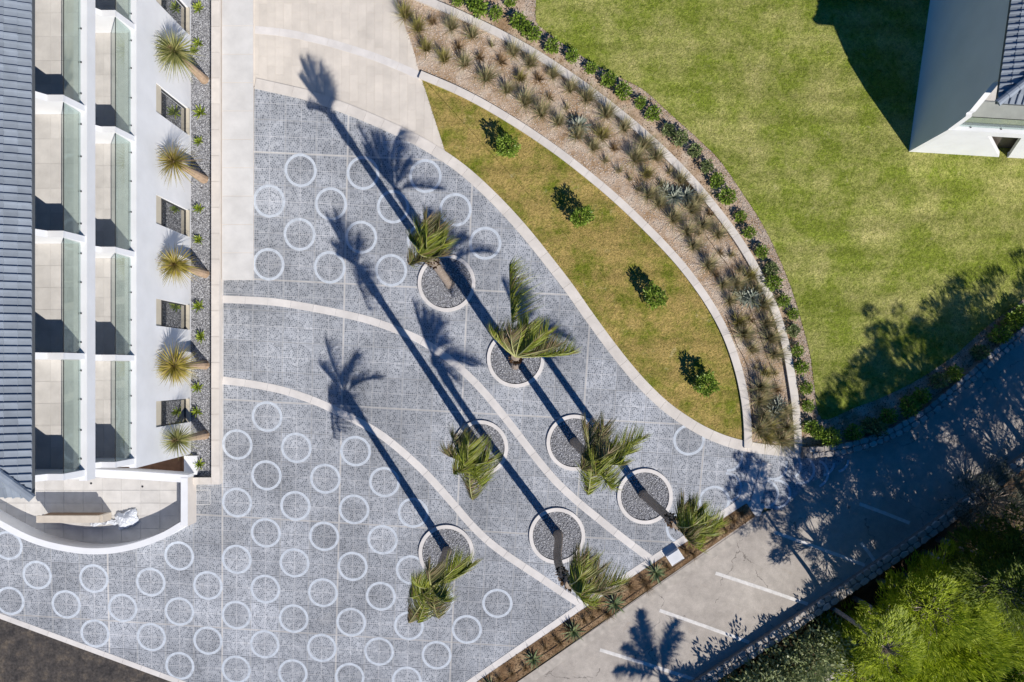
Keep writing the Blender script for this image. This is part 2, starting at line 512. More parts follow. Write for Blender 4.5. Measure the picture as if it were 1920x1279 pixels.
def glass_mat():
    t = NT('green_balcony_glass')
    tr = t.n.new('ShaderNodeBsdfTransparent'); tr.inputs[0].default_value = (0.93, 0.975, 0.955, 1)
    gl = t.n.new('ShaderNodeBsdfGlossy'); gl.inputs['Roughness'].default_value = 0.02; gl.inputs[0].default_value = (0.9, 0.95, 0.95, 1)
    fr = t.n.new('ShaderNodeFresnel'); fr.inputs[0].default_value = 1.45
    df = t.n.new('ShaderNodeBsdfDiffuse'); df.inputs[0].default_value = (0.42, 0.52, 0.48, 1)
    m0 = t.n.new('ShaderNodeMixShader'); m0.inputs[0].default_value = 0.025
    t.link(tr.outputs[0], m0.inputs[1]); t.link(df.outputs[0], m0.inputs[2])
    m1 = t.n.new('ShaderNodeMixShader')
    t.link(t.math('MULTIPLY', fr.outputs[0], 0.28), m1.inputs[0])
    t.link(m0.outputs[0], m1.inputs[1]); t.link(gl.outputs[0], m1.inputs[2]); t.link(m1.outputs[0], t.out.inputs[0])
    return t.m
GLASS = glass_mat()

def pane_mat():
    t = NT('dark_mirror_pane')
    t.color((0.05, 0.055, 0.06)); t.p.inputs['Roughness'].default_value = 0.03
    gl = t.n.new('ShaderNodeBsdfGlossy'); gl.inputs['Roughness'].default_value = 0.015; gl.inputs[0].default_value = (0.86, 0.87, 0.88, 1)
    m = t.n.new('ShaderNodeMixShader'); m.inputs[0].default_value = 0.55
    t.link(t.p.outputs[0], m.inputs[1]); t.link(gl.outputs[0], m.inputs[2]); t.link(m.outputs[0], t.out.inputs[0])
    return t.m
PANE = pane_mat()

def bark():
    t = NT('palm_trunk_bark')
    sx = t.n.new('ShaderNodeSeparateXYZ'); t.link(t.pos, sx.inputs[0])
    z = t.math('ADD', sx.outputs[2], t.math('MULTIPLY', t.noise(3, 3), 0.12))
    f = t.math('FRACT', t.math('MULTIPLY', z, 5.2))
    col = t.ramp(t.noise(9, 5), [(0.3, (0.26, 0.20, 0.155)), (0.7, (0.47, 0.39, 0.32))])
    col = t.mix(t.ramp(f, [(0.0, 0.75), (0.22, 0.0), (0.9, 0.1), (1.0, 0.75)]), col, (0.11, 0.075, 0.05))
    t.color(col); t.bump(f, 0.6, 0.03)
    return t.m
TRUNK = bark()
FIBRE = m_plain('palm_fibre', (0.24, 0.145, 0.08), 0.95, 0.35, 10, 0.8, 20, island=0.6)
YTRUNK = m_plain('yucca_trunk', (0.40, 0.29, 0.20), 0.9, 0.2, 8, 0.6, 25)
PTRUNK = m_plain('pine_bark', (0.30, 0.25, 0.21), 0.95, 0.35, 6, 0.8, 12)
WOOD = m_plain('shrub_stem', (0.12, 0.08, 0.05), 0.9, 0.2)
FROND = m_leaf('palm_frond_green', (0.10, 0.13, 0.02), (0.24, 0.29, 0.035), (0.44, 0.47, 0.075), 0.3, 0.4, (0.30, 0.22, 0.10), 0.12)
FRONDD = m_leaf('palm_frond_dull', (0.065, 0.075, 0.025), (0.15, 0.165, 0.045), (0.28, 0.28, 0.09), 0.25, 0.5, (0.30, 0.22, 0.12), 0.35)
RACHIS = m_plain('palm_rachis', (0.38, 0.38, 0.16), 0.5, 0.15)
YUC = m_leaf('yucca_yellow_leaf', (0.13, 0.12, 0.025), (0.33, 0.28, 0.05), (0.52, 0.42, 0.10), 0.2, 0.45, (0.34, 0.25, 0.15), 0.12)
YUCG = m_leaf('yucca_green_leaf', (0.11, 0.13, 0.04), (0.25, 0.26, 0.08), (0.47, 0.44, 0.18), 0.2, 0.45)
ALOE = m_leaf('aloe_leaf', (0.13, 0.20, 0.02), (0.28, 0.37, 0.04), (0.46, 0.52, 0.10), 0.15, 0.4)
AGAVE = m_leaf('agave_leaf', (0.17, 0.21, 0.17), (0.29, 0.33, 0.27), (0.44, 0.46, 0.38), 0.1, 0.5)
AGAVG = m_leaf('agave_green_leaf', (0.09, 0.14, 0.06), (0.17, 0.23, 0.10), (0.27, 0.32, 0.16), 0.1, 0.5)
GRASS1 = m_leaf('grass_greygreen', (0.19, 0.20, 0.09), (0.36, 0.36, 0.175), (0.56, 0.53, 0.30), 0.3, 0.6, (0.60, 0.48, 0.28), 0.35)
GRASS2 = m_leaf('grass_yellow', (0.18, 0.17, 0.05), (0.36, 0.34, 0.09), (0.55, 0.48, 0.17), 0.3, 0.6, (0.42, 0.33, 0.18), 0.25)
DRYG = m_leaf('grass_dry', (0.15, 0.09, 0.04), (0.30, 0.20, 0.10), (0.48, 0.36, 0.20), 0.3, 0.7)
SHRUB = m_leaf('shrub_leaf', (0.085, 0.15, 0.015), (0.20, 0.31, 0.035), (0.36, 0.47, 0.085), 0.25, 0.4)
SHRUBD = m_leaf('shrub_leaf_greyish', (0.085, 0.12, 0.04), (0.19, 0.25, 0.085), (0.36, 0.42, 0.18), 0.25, 0.5)
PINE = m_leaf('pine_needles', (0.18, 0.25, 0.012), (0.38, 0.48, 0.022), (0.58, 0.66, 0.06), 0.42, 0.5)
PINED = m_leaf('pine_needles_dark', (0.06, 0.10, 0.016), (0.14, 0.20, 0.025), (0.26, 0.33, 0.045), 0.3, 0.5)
GREYT = m_leaf('grey_tree_leaf', (0.07, 0.085, 0.06), (0.14, 0.16, 0.12), (0.24, 0.27, 0.20), 0.3, 0.6)
HEDGE = m_leaf('hedge_leaf', (0.12, 0.16, 0.06), (0.27, 0.32, 0.14), (0.48, 0.52, 0.28), 0.25, 0.4)
TURFB = m_leaf('lawn_blade', (0.13, 0.175, 0.02), (0.29, 0.34, 0.05), (0.53, 0.51, 0.16), 0.3, 0.7)
TURFD = m_leaf('dry_lawn_blade', (0.11, 0.135, 0.014), (0.25, 0.25, 0.035), (0.46, 0.36, 0.11), 0.3, 0.7)

# ------------------------------------------------------------------ terrain
wall_a, wall_b = G(1300, 1290)[:2], G(1920, 862)[:2]
wdir = (wall_b - wall_a) / np.linalg.norm(wall_b - wall_a)
wnor = np.array([wdir[1], -wdir[0]])            # points away from the plaza, down the bank
def bank_z(x, y):
    d = (x - wall_a[0]) * wnor[0] + (y - wall_a[1]) * wnor[1] - 0.1
    z = -0.06
    if d > 0: z -= min(d * 0.42, 2.6)
    if d > 1.0: z += 0.18 * mnoise.noise(Vector((x * 0.5, y * 0.5, 0)))
    return z
xs = np.unique(np.concatenate([np.linspace(-700, -45, 14), np.linspace(-45, 12, 20), np.arange(12, 48, 0.6), np.linspace(48, 700, 16)]))
ys = np.unique(np.concatenate([np.linspace(-700, -40, 14), np.arange(-40, 16, 0.6), np.linspace(16, 45, 10), np.linspace(45, 700, 14)]))
V = [(x, y, bank_z(x, y)) for y in ys for x in xs]
nx = len(xs)
F = [(j * nx + i, j * nx + i + 1, (j + 1) * nx + i + 1, (j + 1) * nx + i) for j in range(len(ys) - 1) for i in range(nx - 1)]
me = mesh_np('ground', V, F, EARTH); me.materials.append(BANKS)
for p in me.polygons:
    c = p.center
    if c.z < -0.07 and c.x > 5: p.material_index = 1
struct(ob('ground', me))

# measured lines of the garden
W1_IN = [(477, 166), (530, 178), (580, 190), (650, 215), (710, 240), (770, 268), (820, 297), (860, 325), (900, 360), (940, 400), (980, 445), (1020, 495),
         (1060, 547), (1090, 590), (1130, 645), (1165, 690), (1200, 730), (1240, 768), (1280, 797), (1320, 820), (1365, 838), (1420, 850), (1508, 859)]
W2 = [(788, 142), (850, 168), (900, 193), (950, 222), (1000, 254), (1050, 289), (1100, 328), (1150, 370), (1200, 417), (1250, 468), (1290, 515), (1330, 572),
      (1360, 628), (1382, 690), (1395, 750), (1400, 800), (1401, 840)]
W3 = [(690, -42), (740, -22), (790, 0), (850, 25), (900, 48), (950, 73), (1000, 101), (1050, 133), (1100, 168), (1150, 206), (1200, 247), (1250, 293), (1300, 345), (1345, 400),
      (1385, 455), (1420, 515), (1450, 580), (1470, 645), (1482, 710), (1490, 770), (1495, 848)]
LAWN_EDGE = [(985, -60), (1005, 0), (1006, 42), (1032, 65), (1055, 82), (1110, 118), (1150, 140), (1205, 168), (1260, 217), (1310, 262), (1350, 302), (1387, 355), (1429, 420), (1463, 489),
             (1487, 551), (1503, 605), (1518, 661), (1526, 716), (1540, 785), (1600, 765), (1660, 742), (1720, 712), (1790, 665), (1850, 612), (1925, 556), (2000, 510)]
ROADWALL = [(1500, 848), (1580, 839), (1650, 817), (1720, 780), (1790, 725), (1860, 664), (1925, 612), (2060, 500), (2200, 390)]
FARWALL = [(820, 1610), (1100, 1425), (1300, 1287), (1440, 1197), (1640, 1064), (1780, 965), (1920, 860), (2100, 735), (2300, 590)]
BORDER = [(800, 1337), (880, 1281), (1090, 1136), (1222, 1050), (1400, 934)]

def offs(pts, d):                                # shift a measured line sideways
    P = [np.array(p, float) for p in pts]
    out = []
    for i in range(len(P)):
        t = P[min(i + 1, len(P) - 1)] - P[max(i - 1, 0)]
        t /= np.linalg.norm(t)
        out.append(P[i] + d * np.array([t[1], -t[0]]))
    return out
W1 = offs(W1_IN, 9.5)

# road
road = [(560, 1640), (965, 1283), (1415, 969), (1470, 945), (1520, 900), (1560, 872)] + ROADWALL[1:] + FARWALL[::-1]
struct(MB().sheet(GP(road), -0.03).build('road', ASPH))
plines = [((1125, 1219), (1310, 1277)), ((1237, 1145), (1405, 1205)), ((1342, 1075), (1515, 1133)), ((1452, 998), (1622, 1060)), ((1612, 945), (1706, 981)), ((1615, 1018), (1640, 1052)),
          ((1010, 1290), (1200, 1355))]
roado = bpy.data.objects['road']
for a, b in plines:
    MB().ribbon(GP([a, ((a[0] + b[0]) / 2 + 0.5, (a[1] + b[1]) / 2 - .5), b]), 0.16, -0.029, -0.0255).build('parking_line', PLINE, roado)
# pale shoulder strip of worn concrete beside the planting strip
MB().ribbon(GP(offs([(760, 1420), (965, 1281), (1190, 1126), (1415, 972)], -10)), 0.42, -0.0295, -0.018).build('road_edge_strip', m_plain('worn_concrete', (0.47, 0.43, 0.38), 0.9, 0.2, 3), roado)

# plaza paving: every square slab is a piece of its own, laid on a grout bed
M_ = np.array([[1.46629340e+00, -7.89702805e-02, -1.14909368e+01], [-7.75535285e-02, -1.46389130e+00, 9.45847747e+00], [-1.14840386e-03, 5.55238529e-03, 1.0]])
def lat(i, j):
    q = M_ @ np.array([i, j, 1.0]); return q[:2] / q[2]
TERR = [(-160, 850), (-110, 905), (-55, 948), (0, 982), (60, 1012), (120, 1028), (180, 1034), (240, 1027), (300, 1007), (346, 981)]
plaza_px = [tuple(p) for p in smooth(W1_IN, 2)] + [(1597, 846), (1555, 890), (1514, 907), (1466, 958), (1406, 948), (1400, 938), (1222, 1052), (1090, 1138), (880, 1283), (830, 1318), (440, 1318),
            (340, 1285), (0, 1160), (-120, 1115), (-120, 900)] + TERR[2:] + [(355, 900), (395, 900), (395, 525), (470, 525)]
plaza_m = GP(plaza_px)
plaza = struct(MB().sheet(plaza_m, -0.012).build('plaza_paving', GROUT))
cells = []
for i in range(-13, 21):
    for j in range(-5, 20):
        g = 0.008
        q = [lat(i - .5 + g, j - .5 + g), lat(i - .5 + g, j + .5 - g), lat(i + .5 - g, j + .5 - g), lat(i + .5 - g, j - .5 + g)]
        c = clip_convex(plaza_m, q)
        if len(c) > 2 and abs(area(c)) > 0.004: cells.append((abs(area(c)), c))
cells.sort(key=lambda a: -a[0])
for a, c in cells[:300]:
    MB().prism(c, -0.03, random.uniform(-0.0008, 0.0008)).build('paving_slab', PLAZA, plaza)
if len(cells) > 300:
    mb = MB()
    for a, c in cells[300:]: mb.prism(c, -0.03, 0.0)
    mb.build('edge_slabs', PLAZA, plaza)['kind'] = 'stuff'

def ring(cx, cy, r0, r1, z, a0=0.0, a1=2 * math.pi, lattice=True):
    n = max(8, int(56 * (a1 - a0) / 6.283))
    v, f = [], []
    for k in range(n + 1):
        a = a0 + (a1 - a0) * k / n
        for r, zz in ((r0, z - .01), (r0, z), (r1, z), (r1, z - .01)):
            if lattice: p = lat(cx + r * math.cos(a), cy + r * math.sin(a))
            else: p = (cx + r * math.cos(a), cy + r * math.sin(a))
            v.append((p[0], p[1], zz))
    for k in range(n):
        for q in range(3):
            f.append((4 * k + q, 4 * k + q + 1, 4 * k + q + 5, 4 * k + q + 4) if lattice else (4 * k + q, 4 * k + q + 4, 4 * k + q + 5, 4 * k + q + 1))
    return MB().add(v, f)
RINGS = [(1, 0), (3, 0), (5, 0), (0, 1), (2, 1), (4, 1), (6, 1), (1, 2), (3, 2), (5, 2), (7, 2), (0, 3), (2, 3), (4, 3), (0, 8), (-1, 9), (1, 9), (3, 9), (0, 10), (2, 10), (4, 10),
         (-1, 11), (1, 11), (3, 11), (5, 11), (0, 12), (2, 12), (4, 12), (-3, 13), (-1, 13), (1, 13), (3, 13), (5, 13), (-9, 13), (-8, 14), (-6, 14), (-4, 14), (-2, 14), (0, 14), (2, 14), (4, 14), (6, 14),
         (8, 14), (-9, 15), (-7, 15), (-5, 15), (-3, 15), (-1, 15), (1, 15), (3, 15), (5, 15), (7, 15), (-6, 16), (-4, 16), (-2, 16), (0, 16), (2, 16), (4, 16), (6, 16),
         (-3, 17), (-1, 17), (1, 17), (3, 17), (5, 17), (14, 8), (15, 10), (14, 11)]
for (i, j) in RINGS: ring(i, j, 0.43, 0.52, 0.0042).build('paving_ring', RINGM, plaza)
arcs = [(1365, 856, 28, -15, 95), (1363, 914, 28, -95, 80), (1450, 873, 27, -20, 120), (1476, 873, 27, -40, 60), (1501, 881, 27, -75, 110), (1527, 888, 27, -70, 70), (1433, 926, 27, -90, 85),
        (1456, 926, 27, -100, 95), (1540, 868, 25, 0, 80), (1568, 862, 24, 0, 80)]
for k, (x, y, r, a0, a1) in enumerate(arcs):
    c = G(x, y)
    m = ring(c[0], c[1], (r - 4) / S, (r + 0.5) / S, 0.0046 + 0.0012 * k, R(-a1), R(-a0), False)
    m.build('paving_ring', RINGM, plaza)

def strips(line, w, z0, z1, name, mat, parent, step, gap=0.012, off=0.0):
    """a ribbon cut across into stones"""
    P = np.array([p[:2] for p in line])
    d = np.concatenate([[0], np.cumsum(np.linalg.norm(np.diff(P, axis=0), axis=1))])
    n = max(1, round(d[-1] / step))
    for k in range(n):
        a, b = d[-1] * k / n + gap / 2, d[-1] * (k + 1) / n - gap / 2
        tt = np.unique(np.concatenate([[a, b], d[(d > a) & (d < b)]]))
        Q = np.stack([np.interp(tt, d, P[:, 0]), np.interp(tt, d, P[:, 1])], 1)
        # end normals from the smooth line so neighbouring stones line up
        mb = MB(); L = []
        for t_, q in zip(tt, Q):
            e = 0.25
            t0 = np.array([np.interp(max(0, t_ - e), d, P[:, 0]), np.interp(max(0, t_ - e), d, P[:, 1])])
            t1 = np.array([np.interp(min(d[-1], t_ + e), d, P[:, 0]), np.interp(min(d[-1], t_ + e), d, P[:, 1])])
            tn = (t1 - t0) / (np.linalg.norm(t1 - t0) + 1e-9)
            nn = np.array([-tn[1], tn[0]])
            L.append((q + nn * (off + w / 2), q + nn * (off - w / 2)))
        poly = [l[0] for l in L] + [l[1] for l in L[::-1]]
        mb.prism(poly, z0, z1 + random.uniform(-.001, .001)).build(name, mat, parent)

BAND_A = [(417, 561), (500, 565), (560, 573), (640, 588), (700, 603), (760, 625), (800, 645), (850, 680), (900, 727), (950, 787), (1000, 852), (1040, 900), (1080, 938), (1120, 971), (1160, 1003), (1222, 1050)]
BAND_B = [(417, 713), (470, 720), (530, 732), (590, 752), (640, 775), (700, 806), (740, 835), (780, 870), (810, 900), (850, 945), (880, 980), (910, 1010), (940, 1034), (975, 1058), (1010, 1081), (1050, 1108), (1090, 1134)]
for k, (b, st) in enumerate(((BAND_A, 1.05), (BAND_B, 1.05))):
    strips(GP(smooth(b, 4)), 0.35, -0.02, 0.008 + 0.001 * k, 'paving_band', BAND, plaza, st)
strips(GP(BORDER), 0.34, -0.05, 0.012, 'border_band', BAND, plaza, 0.95, off=-0.02)
strips(GP([(-120, 1112), (0, 1155), (340, 1280), (440, 1316)]), 0.24, -0.05, 0.012, 'border_band', BAND, plaza, 0.95)
# cream threshold stones at the road entrance
for a, b in (((1418, 868), (1405, 905)), ((1405, 906), (1393, 942)), ((1438, 868), (1427, 906)), ((1426, 907), (1416, 946))):
    MB().ribbon(GP([a, ((a[0] + b[0]) / 2, (a[1] + b[1]) / 2), b]), 0.46, -0.02, 0.022).build('threshold_stone', BAND, plaza)
MB().prism(GP([(1396, 947), (1403, 941), (1436, 946), (1424, 968), (1412, 966)]), -0.03, 0.012).build('corner_slab', GROUT, plaza)
sq = GP([(368, 919), (394, 919), (394, 946), (368, 946)])
for k in range(4):
    MB().ribbon([sq[k], tuple((np.array(sq[k]) + sq[(k + 1) % 4]) / 2), sq[(k + 1) % 4]], 0.03, 0, 0.004 + 0.0006 * k).build('hatch_joint', GROUT, plaza)

# dark rough ground beyond the paving
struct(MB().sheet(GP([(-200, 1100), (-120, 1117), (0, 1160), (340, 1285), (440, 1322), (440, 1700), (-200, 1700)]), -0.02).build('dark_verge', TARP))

# driveway of cream planks, pale walk
drive_px = [(470, -200), (672, -200), (745, 0), (788, 135), (836, 286), (770, 262), (710, 234), (650, 209), (580, 184), (530, 172), (470, 160)]
dm = GP(drive_px)
drive = struct(MB().sheet(dm, 0.012).build('driveway', CREAMW))
x = 470
col = 0
while x < 840:
    y = -60 + (col % 3) * 17
    while y < 300:
        q = GP([(x, y), (x, y + 50), (x + 15.5, y + 50), (x + 15.5, y)])
        q = [np.array(a) for a in q]; c0 = sum(q) / 4
        q = [c0 + (a - c0) * np.array([0.974, 0.991]) for a in q]
        c = clip_convex(dm, q)
        if len(c) > 2 and abs(area(c)) > 0.01: MB().prism(c, 0.0, 0.02 + random.uniform(-.001, .001)).build('paving_plank', RAMP, drive)
        y += 50
    x += 15.5; col += 1
strips(GP(smooth([(788, 143), (745, 124), (700, 106), (650, 90), (600, 76), (540, 63), (478, 56)], 3)), 0.36, 0.0, 0.026, 'band', BAND, drive, 1.1)
walk = struct(MB().prism(GP([(417.5, -200), (476, -200), (476, 525), (417.5, 525)]), -0.03, 0.11).build('walkway', CREAMW))
y = -55
while y < 520:
    MB().prism(GP([(418.5, y + .5), (476.3, y + .5), (476.3, min(525.3, y + 52.4)), (418.5, min(525.3, y + 52.4))]), 0.1, 0.12 + random.uniform(-.001, .001)).build('walk_slab', WALK, walk)
    y += 53

# lawns
lawn_px = [tuple(p) for p in smooth(LAWN_EDGE, 4)] + [(2400, 300), (2400, -400), (1000, -400)]
lawn_m = GP(lawn_px)
struct(MB().sheet(lawn_m, 0.04).build('lawn', LAWN))
l2_px = [(789, 142)] + [tuple(p) for p in smooth(W2, 3)] + [(1401, 846)] + [tuple(p) for p in smooth(offs(W1_IN, 10), 3)[::-1] if p[0] > 836 and p[0] < 1400] + [(835, 285)]
l2_m = GP(l2_px)
struct(MB().sheet(l2_m, 0.035).build('lawn_strip', LAWN2))
vis_px = [tuple(p) for p in smooth(LAWN_EDGE[1:-1], 4)] + [(1940, 540), (1940, -15), (1000, -15)]
def turf(poly, n, name, label, mat, h, z):
    P = scatter(poly, n)
    a = rng.uniform(0, 6.28, n); e = rng.uniform(0.15, 1.0, n)
    d = np.stack([np.cos(a), np.sin(a), e], 1)
    V, F = blades(np.c_[P, np.full(n, z)], d, rng.uniform(0.6, 1.3, n) * h, 0.026, 0.3, seg=1)
    o = ob(name, mesh_np(name, V, F, mat)); tag(o, label, 'grass', kind='stuff')
turf(GP(vis_px), 150000, 'lawn_grass', 'short sunlit green lawn grass spreading beside the grey-walled house', TURFB, 0.10, 0.03)
turf(l2_m, 45000, 'dry_lawn_grass', 'patchy tan and green grass between the two inner cream kerbs', TURFD, 0.085, 0.025)

# beds
w3s = smooth(W3, 3)
bed_px = [(737, -24)] + [tuple(p) for p in w3s if p[0] > 741] + [(1495, 852), (1401, 848)] + [tuple(p) for p in smooth(W2, 3)[::-1]] + [(744, 0)]
bed_m = GP(bed_px)
struct(MB().sheet(bed_m, 0.02).build('stony_bed', SOIL))
sb_px = [tuple(p) for p in w3s] + [(1497, 846), (1580, 834), (1650, 812), (1720, 775), (1790, 720), (1860, 659), (1925, 607), (2060, 495), (2060, 470), (2000, 510)] + [tuple(p) for p in smooth(LAWN_EDGE, 3)[::-1]] + [(900, -60)]
sb_m = GP(sb_px)
struct(MB().sheet(sb_m, 0.015).build('shrub_bed', SOIL))
strip_px = [(800, 1346), (880, 1288), (1090, 1144), (1222, 1058), (1400, 944), (1416, 968), (1190, 1122), (965, 1279), (860, 1352)]
strip_m = GP(strip_px)
struct(MB().prism(strip_m, -0.05, 0.02).build('planting_strip', SOILB))

def pebbles(poly, n, name, label, mat, lo, hi, z):
    P = scatter(poly, n)
    V, F = rocks(np.c_[P, np.full(n, z)], rng.uniform(lo, hi, n) ** 1.0)
    o = ob(name, mesh_np(name, V, F, mat)); tag(o, label, 'stones', kind='stuff')
CHIP = m_plain('pale_chippings', (0.72, 0.63, 0.54), 0.9, 0.15, 6, 0, island=0.45)
pebbles(bed_m, 15000, 'bed_chippings', 'pale stone chippings over sandy soil between the cream kerbs', CHIP, 0.02, 0.085, 0.022)
edge_px = [tuple(p) for p in smooth(LAWN_EDGE[:19], 3)] + [tuple(p) for p in offs(LAWN_EDGE[:19], -20)[::-1]]
pebbles(GP(edge_px), 9000, 'edge_gravel', 'pinkish gravel edging along the big lawn', CHIP, 0.02, 0.06, 0.022)
CLOD = m_plain('soil_clods', (0.27, 0.18, 0.10), 0.95, 0.2, 6, 0, island=0.7)
pebbles(strip_m, 3500, 'strip_clods', 'brown clods and litter on the planting strip beside the road', CLOD, 0.02, 0.07, 0.025)
pebbles(sb_m, 6000, 'shrub_bed_clods', 'brown clods and chippings under the shrub row', CLOD, 0.02, 0.075, 0.018)

# ------------------------------------------------------------------ kerbs and garden walls
def kerb(line_px, w, h, label, step=0.9, body=CREAMW, n=4):
    line = GP(smooth(line_px, n))
    o = tag(MB().ribbon(line, w - 0.03, -0.1, h - 0.05).build('garden_kerb', body), label, 'kerb')
    strips(line, w, h - 0.05, h, 'coping_stone', CREAM, o, step, 0.008)
    return o
kerb(W1, 0.48, 0.055, 'broad cream kerb sweeping along the edge of the mosaic plaza')
kerb(W2, 0.36, 0.15, 'cream curved kerb between the patchy lawn strip and the stony bed')
kerb(W3, 0.36, 0.18, 'outermost cream curved kerb between ornamental grasses and the shrub row')

def stone_wall(line_px, w, z0, z1, label, step, rows, x0, x1):
    line = np.array(GP(smooth(line_px, 6)))
    o = tag(MB().ribbon(line, w * 0.9, z0, z1 - 0.04).build('stone_wall', MORTAR), label, 'wall')
    d = np.concatenate([[0], np.cumsum(np.linalg.norm(np.diff(line, axis=0), axis=1))])
    at = lambda t: np.array([np.interp(t, d, line[:, 0]), np.interp(t, d, line[:, 1])])
    for r in range(rows):
        t = random.uniform(0, step)
        while t < d[-1] - step:
            L = step * random.uniform(0.7, 1.35)
            c = at(t + L / 2); e = at(t + L) - at(t); e /= np.linalg.norm(e) + 1e-9
            t += L
            if not (x0 < c[0] < x1): continue
            nn = np.array([-e[1], e[0]])
            cc = c + nn * ((r + 0.5) / rows - 0.5) * w * 0.96
            k = random.choice((5, 6, 6, 7)); a0 = random.uniform(0, 6.28)
            poly = []
            for q in range(k):
                a = a0 + 6.283 * q / k + random.uniform(-.25, .25)
                ca, sa = math.cos(a), math.sin(a)
                sx = math.copysign(abs(ca) ** 0.7, ca) * L * 0.5; sy = math.copysign(abs(sa) ** 0.7, sa) * w / rows * 0.5
                poly.append(cc + e * sx + nn * sy)
            zt = z1 + random.uniform(-.03, .02)
            m = MB(); n = len(poly)
            inner = [cc + (p - cc) * 0.82 for p in poly]
            v = [(*p, z1 - 0.09) for p in poly] + [(*p, zt - 0.025) for p in poly] + [(*p, zt) for p in inner]
            f = [(i, (i + 1) % n, n + (i + 1) % n, n + i) for i in range(n)] + [(n + i, n + (i + 1) % n, 2 * n + (i + 1) % n, 2 * n + i) for i in range(n)] + [tuple(range(2 * n, 3 * n))]
            m.add(v, f).build('stone', STONE, o)
    return o
stone_wall(ROADWALL, 0.56, -0.1, 0.42, 'low rubble stone wall between the shaded road and the shrub bed', 0.36, 2, 13, 26)
stone_wall(FARWALL, 0.58, -2.0, 0.30, 'rubble stone parapet along the far side of the road above the bank', 0.40, 2, 6.5, 25)

# ------------------------------------------------------------------ round palm planters
PLANT = [(837.5, 531, 54), (967, 673, 54), (901, 840, 52), (1077, 830, 52.5), (1209, 930.5, 52), (1044.5, 1004.5, 52.5), (837, 1036, 52)]
PL_LAB = ['round gravel bed with cream rim lying nearest the cream driveway', 'round gravel bed next to the broad kerb, under the palm with one long raised frond',
          'round gravel bed between the two curved paving bands, farther from the planting strip', 'round gravel bed half covered by the widest palm crown',
          'round gravel bed with cream rim closest to the road entrance', 'round gravel bed between the two curved paving bands, nearer to the planting strip',
          'round gravel bed with cream rim among the white paving rings']
n = 3600
a = rng.uniform(0, 6.28, n); r = np.sqrt(rng.uniform(0, 1, n)) * 1.19
V, F = rocks(np.c_[r * np.cos(a), r * np.sin(a), np.full(n, 0.035)], rng.uniform(0.03, 0.075, n))
grav_me = mesh_np('gravel', V, F, GRAVEL)
for (x, y, r), lab in zip(PLANT, PL_LAB):
    e = tag(ob('palm_planter', None, loc=G(x, y)), lab, 'planter', 'round palm planters')
    ring(0, 0, r / S - 0.17, r / S, 0.075, lattice=False).build('rim', BAND, e)
    m = MB(); nn = 40
    m.add([(math.cos(6.283 * k / nn) * (r / S - .16), math.sin(6.283 * k / nn) * (r / S - .16), 0.03) for k in range(nn)], [tuple(range(nn))]).build('gravel_base', GRAVELB, e)
    # outer and inner upstands of the rim
    v = []
    for k in range(nn):
        c, s_ = math.cos(6.283 * k / nn), math.sin(6.283 * k / nn)
        v += [(c * (r / S), s_ * (r / S), 0.0), (c * (r / S), s_ * (r / S), 0.07)]
    MB().add(v, [(2 * k, 2 * ((k + 1) % nn), 2 * ((k + 1) % nn) + 1, 2 * k + 1) for k in range(nn)]).build('rim_side', CREAMW, e)
    g = ob('gravel', grav_me, e, scale=((r / S - 0.17) / 1.2,) * 2 + (1,)); g['kind'] = 'stuff'

# gravel bed along the building
bed = struct(MB().prism(GP([(355, -200), (402, -200), (402, 893), (355, 893)]), -0.05, 0.05).build('gravel_bed', GRAVELB))
pebbles(GP([(359, -12), (401.5, -12), (401.5, 891), (359, 891)]), 26000, 'bed_gravel', 'grey gravel strip with aloes and yuccas along the white building', GRAVEL, 0.03, 0.07, 0.055)
kb = tag(MB().prism(GP([(402.5, -200), (416.5, -200), (416.5, 906), (357, 906), (357, 894), (402.5, 894)]), -0.05, 0.30).build('bed_wall', CREAMW), 'low cream wall edging the straight gravel bed beside the building', 'wall')
yy = -40.0
while yy < 893:
    MB().prism(GP([(402, yy + .3), (417, yy + .3), (417, min(906.5, yy + 47.7)), (402, min(906.5, yy + 47.7))]), 0.29, 0.33).build('coping_stone', CREAM, kb); yy += 48
for x0 in (357, 379.5):
    MB().prism(GP([(x0, 893.5), (x0 + 22, 893.5), (x0 + 22, 906.5), (x0, 906.5)]), 0.29, 0.33).build('coping_stone', CREAM, kb)

# ------------------------------------------------------------------ roof tiles (shared by both buildings)
PITCH = R(20)
TW, TL = 0.25, 0.37
def tile_geo(mb, frame, a, b, clip=None):
    """one interlocking tile: pan, raised roll and lapped lower edge; a along the eave, b up the slope"""
    O, A, B, N = frame
    prof = [(0, 0.0), (0.165, 0.0), (0.18, 0.06), (0.225, 0.065), (0.252, 0.004)]
    v = []
    for bb, lift in ((0, 0.032), (TL + 0.03, 0.008)):
        for da, h in prof:
            aa = a + da
            if clip is not None: aa = max(aa, clip(b + bb))
            v.append(O + A * aa + B * (b + bb) + N * (h + lift))
    for da, h in prof:
        aa = a + da
        if clip is not None: aa = max(aa, clip(b))
        v.append(O + A * aa + B * b + N * (-0.004))
    f = [(i, i + 1, 5 + i + 1, 5 + i) for i in range(4)] + [(10 + i, 10 + i + 1, i + 1, i) for i in range(4)] + [(0, 5, 10), (4, 14, 9)]
    mb.add(v, f)

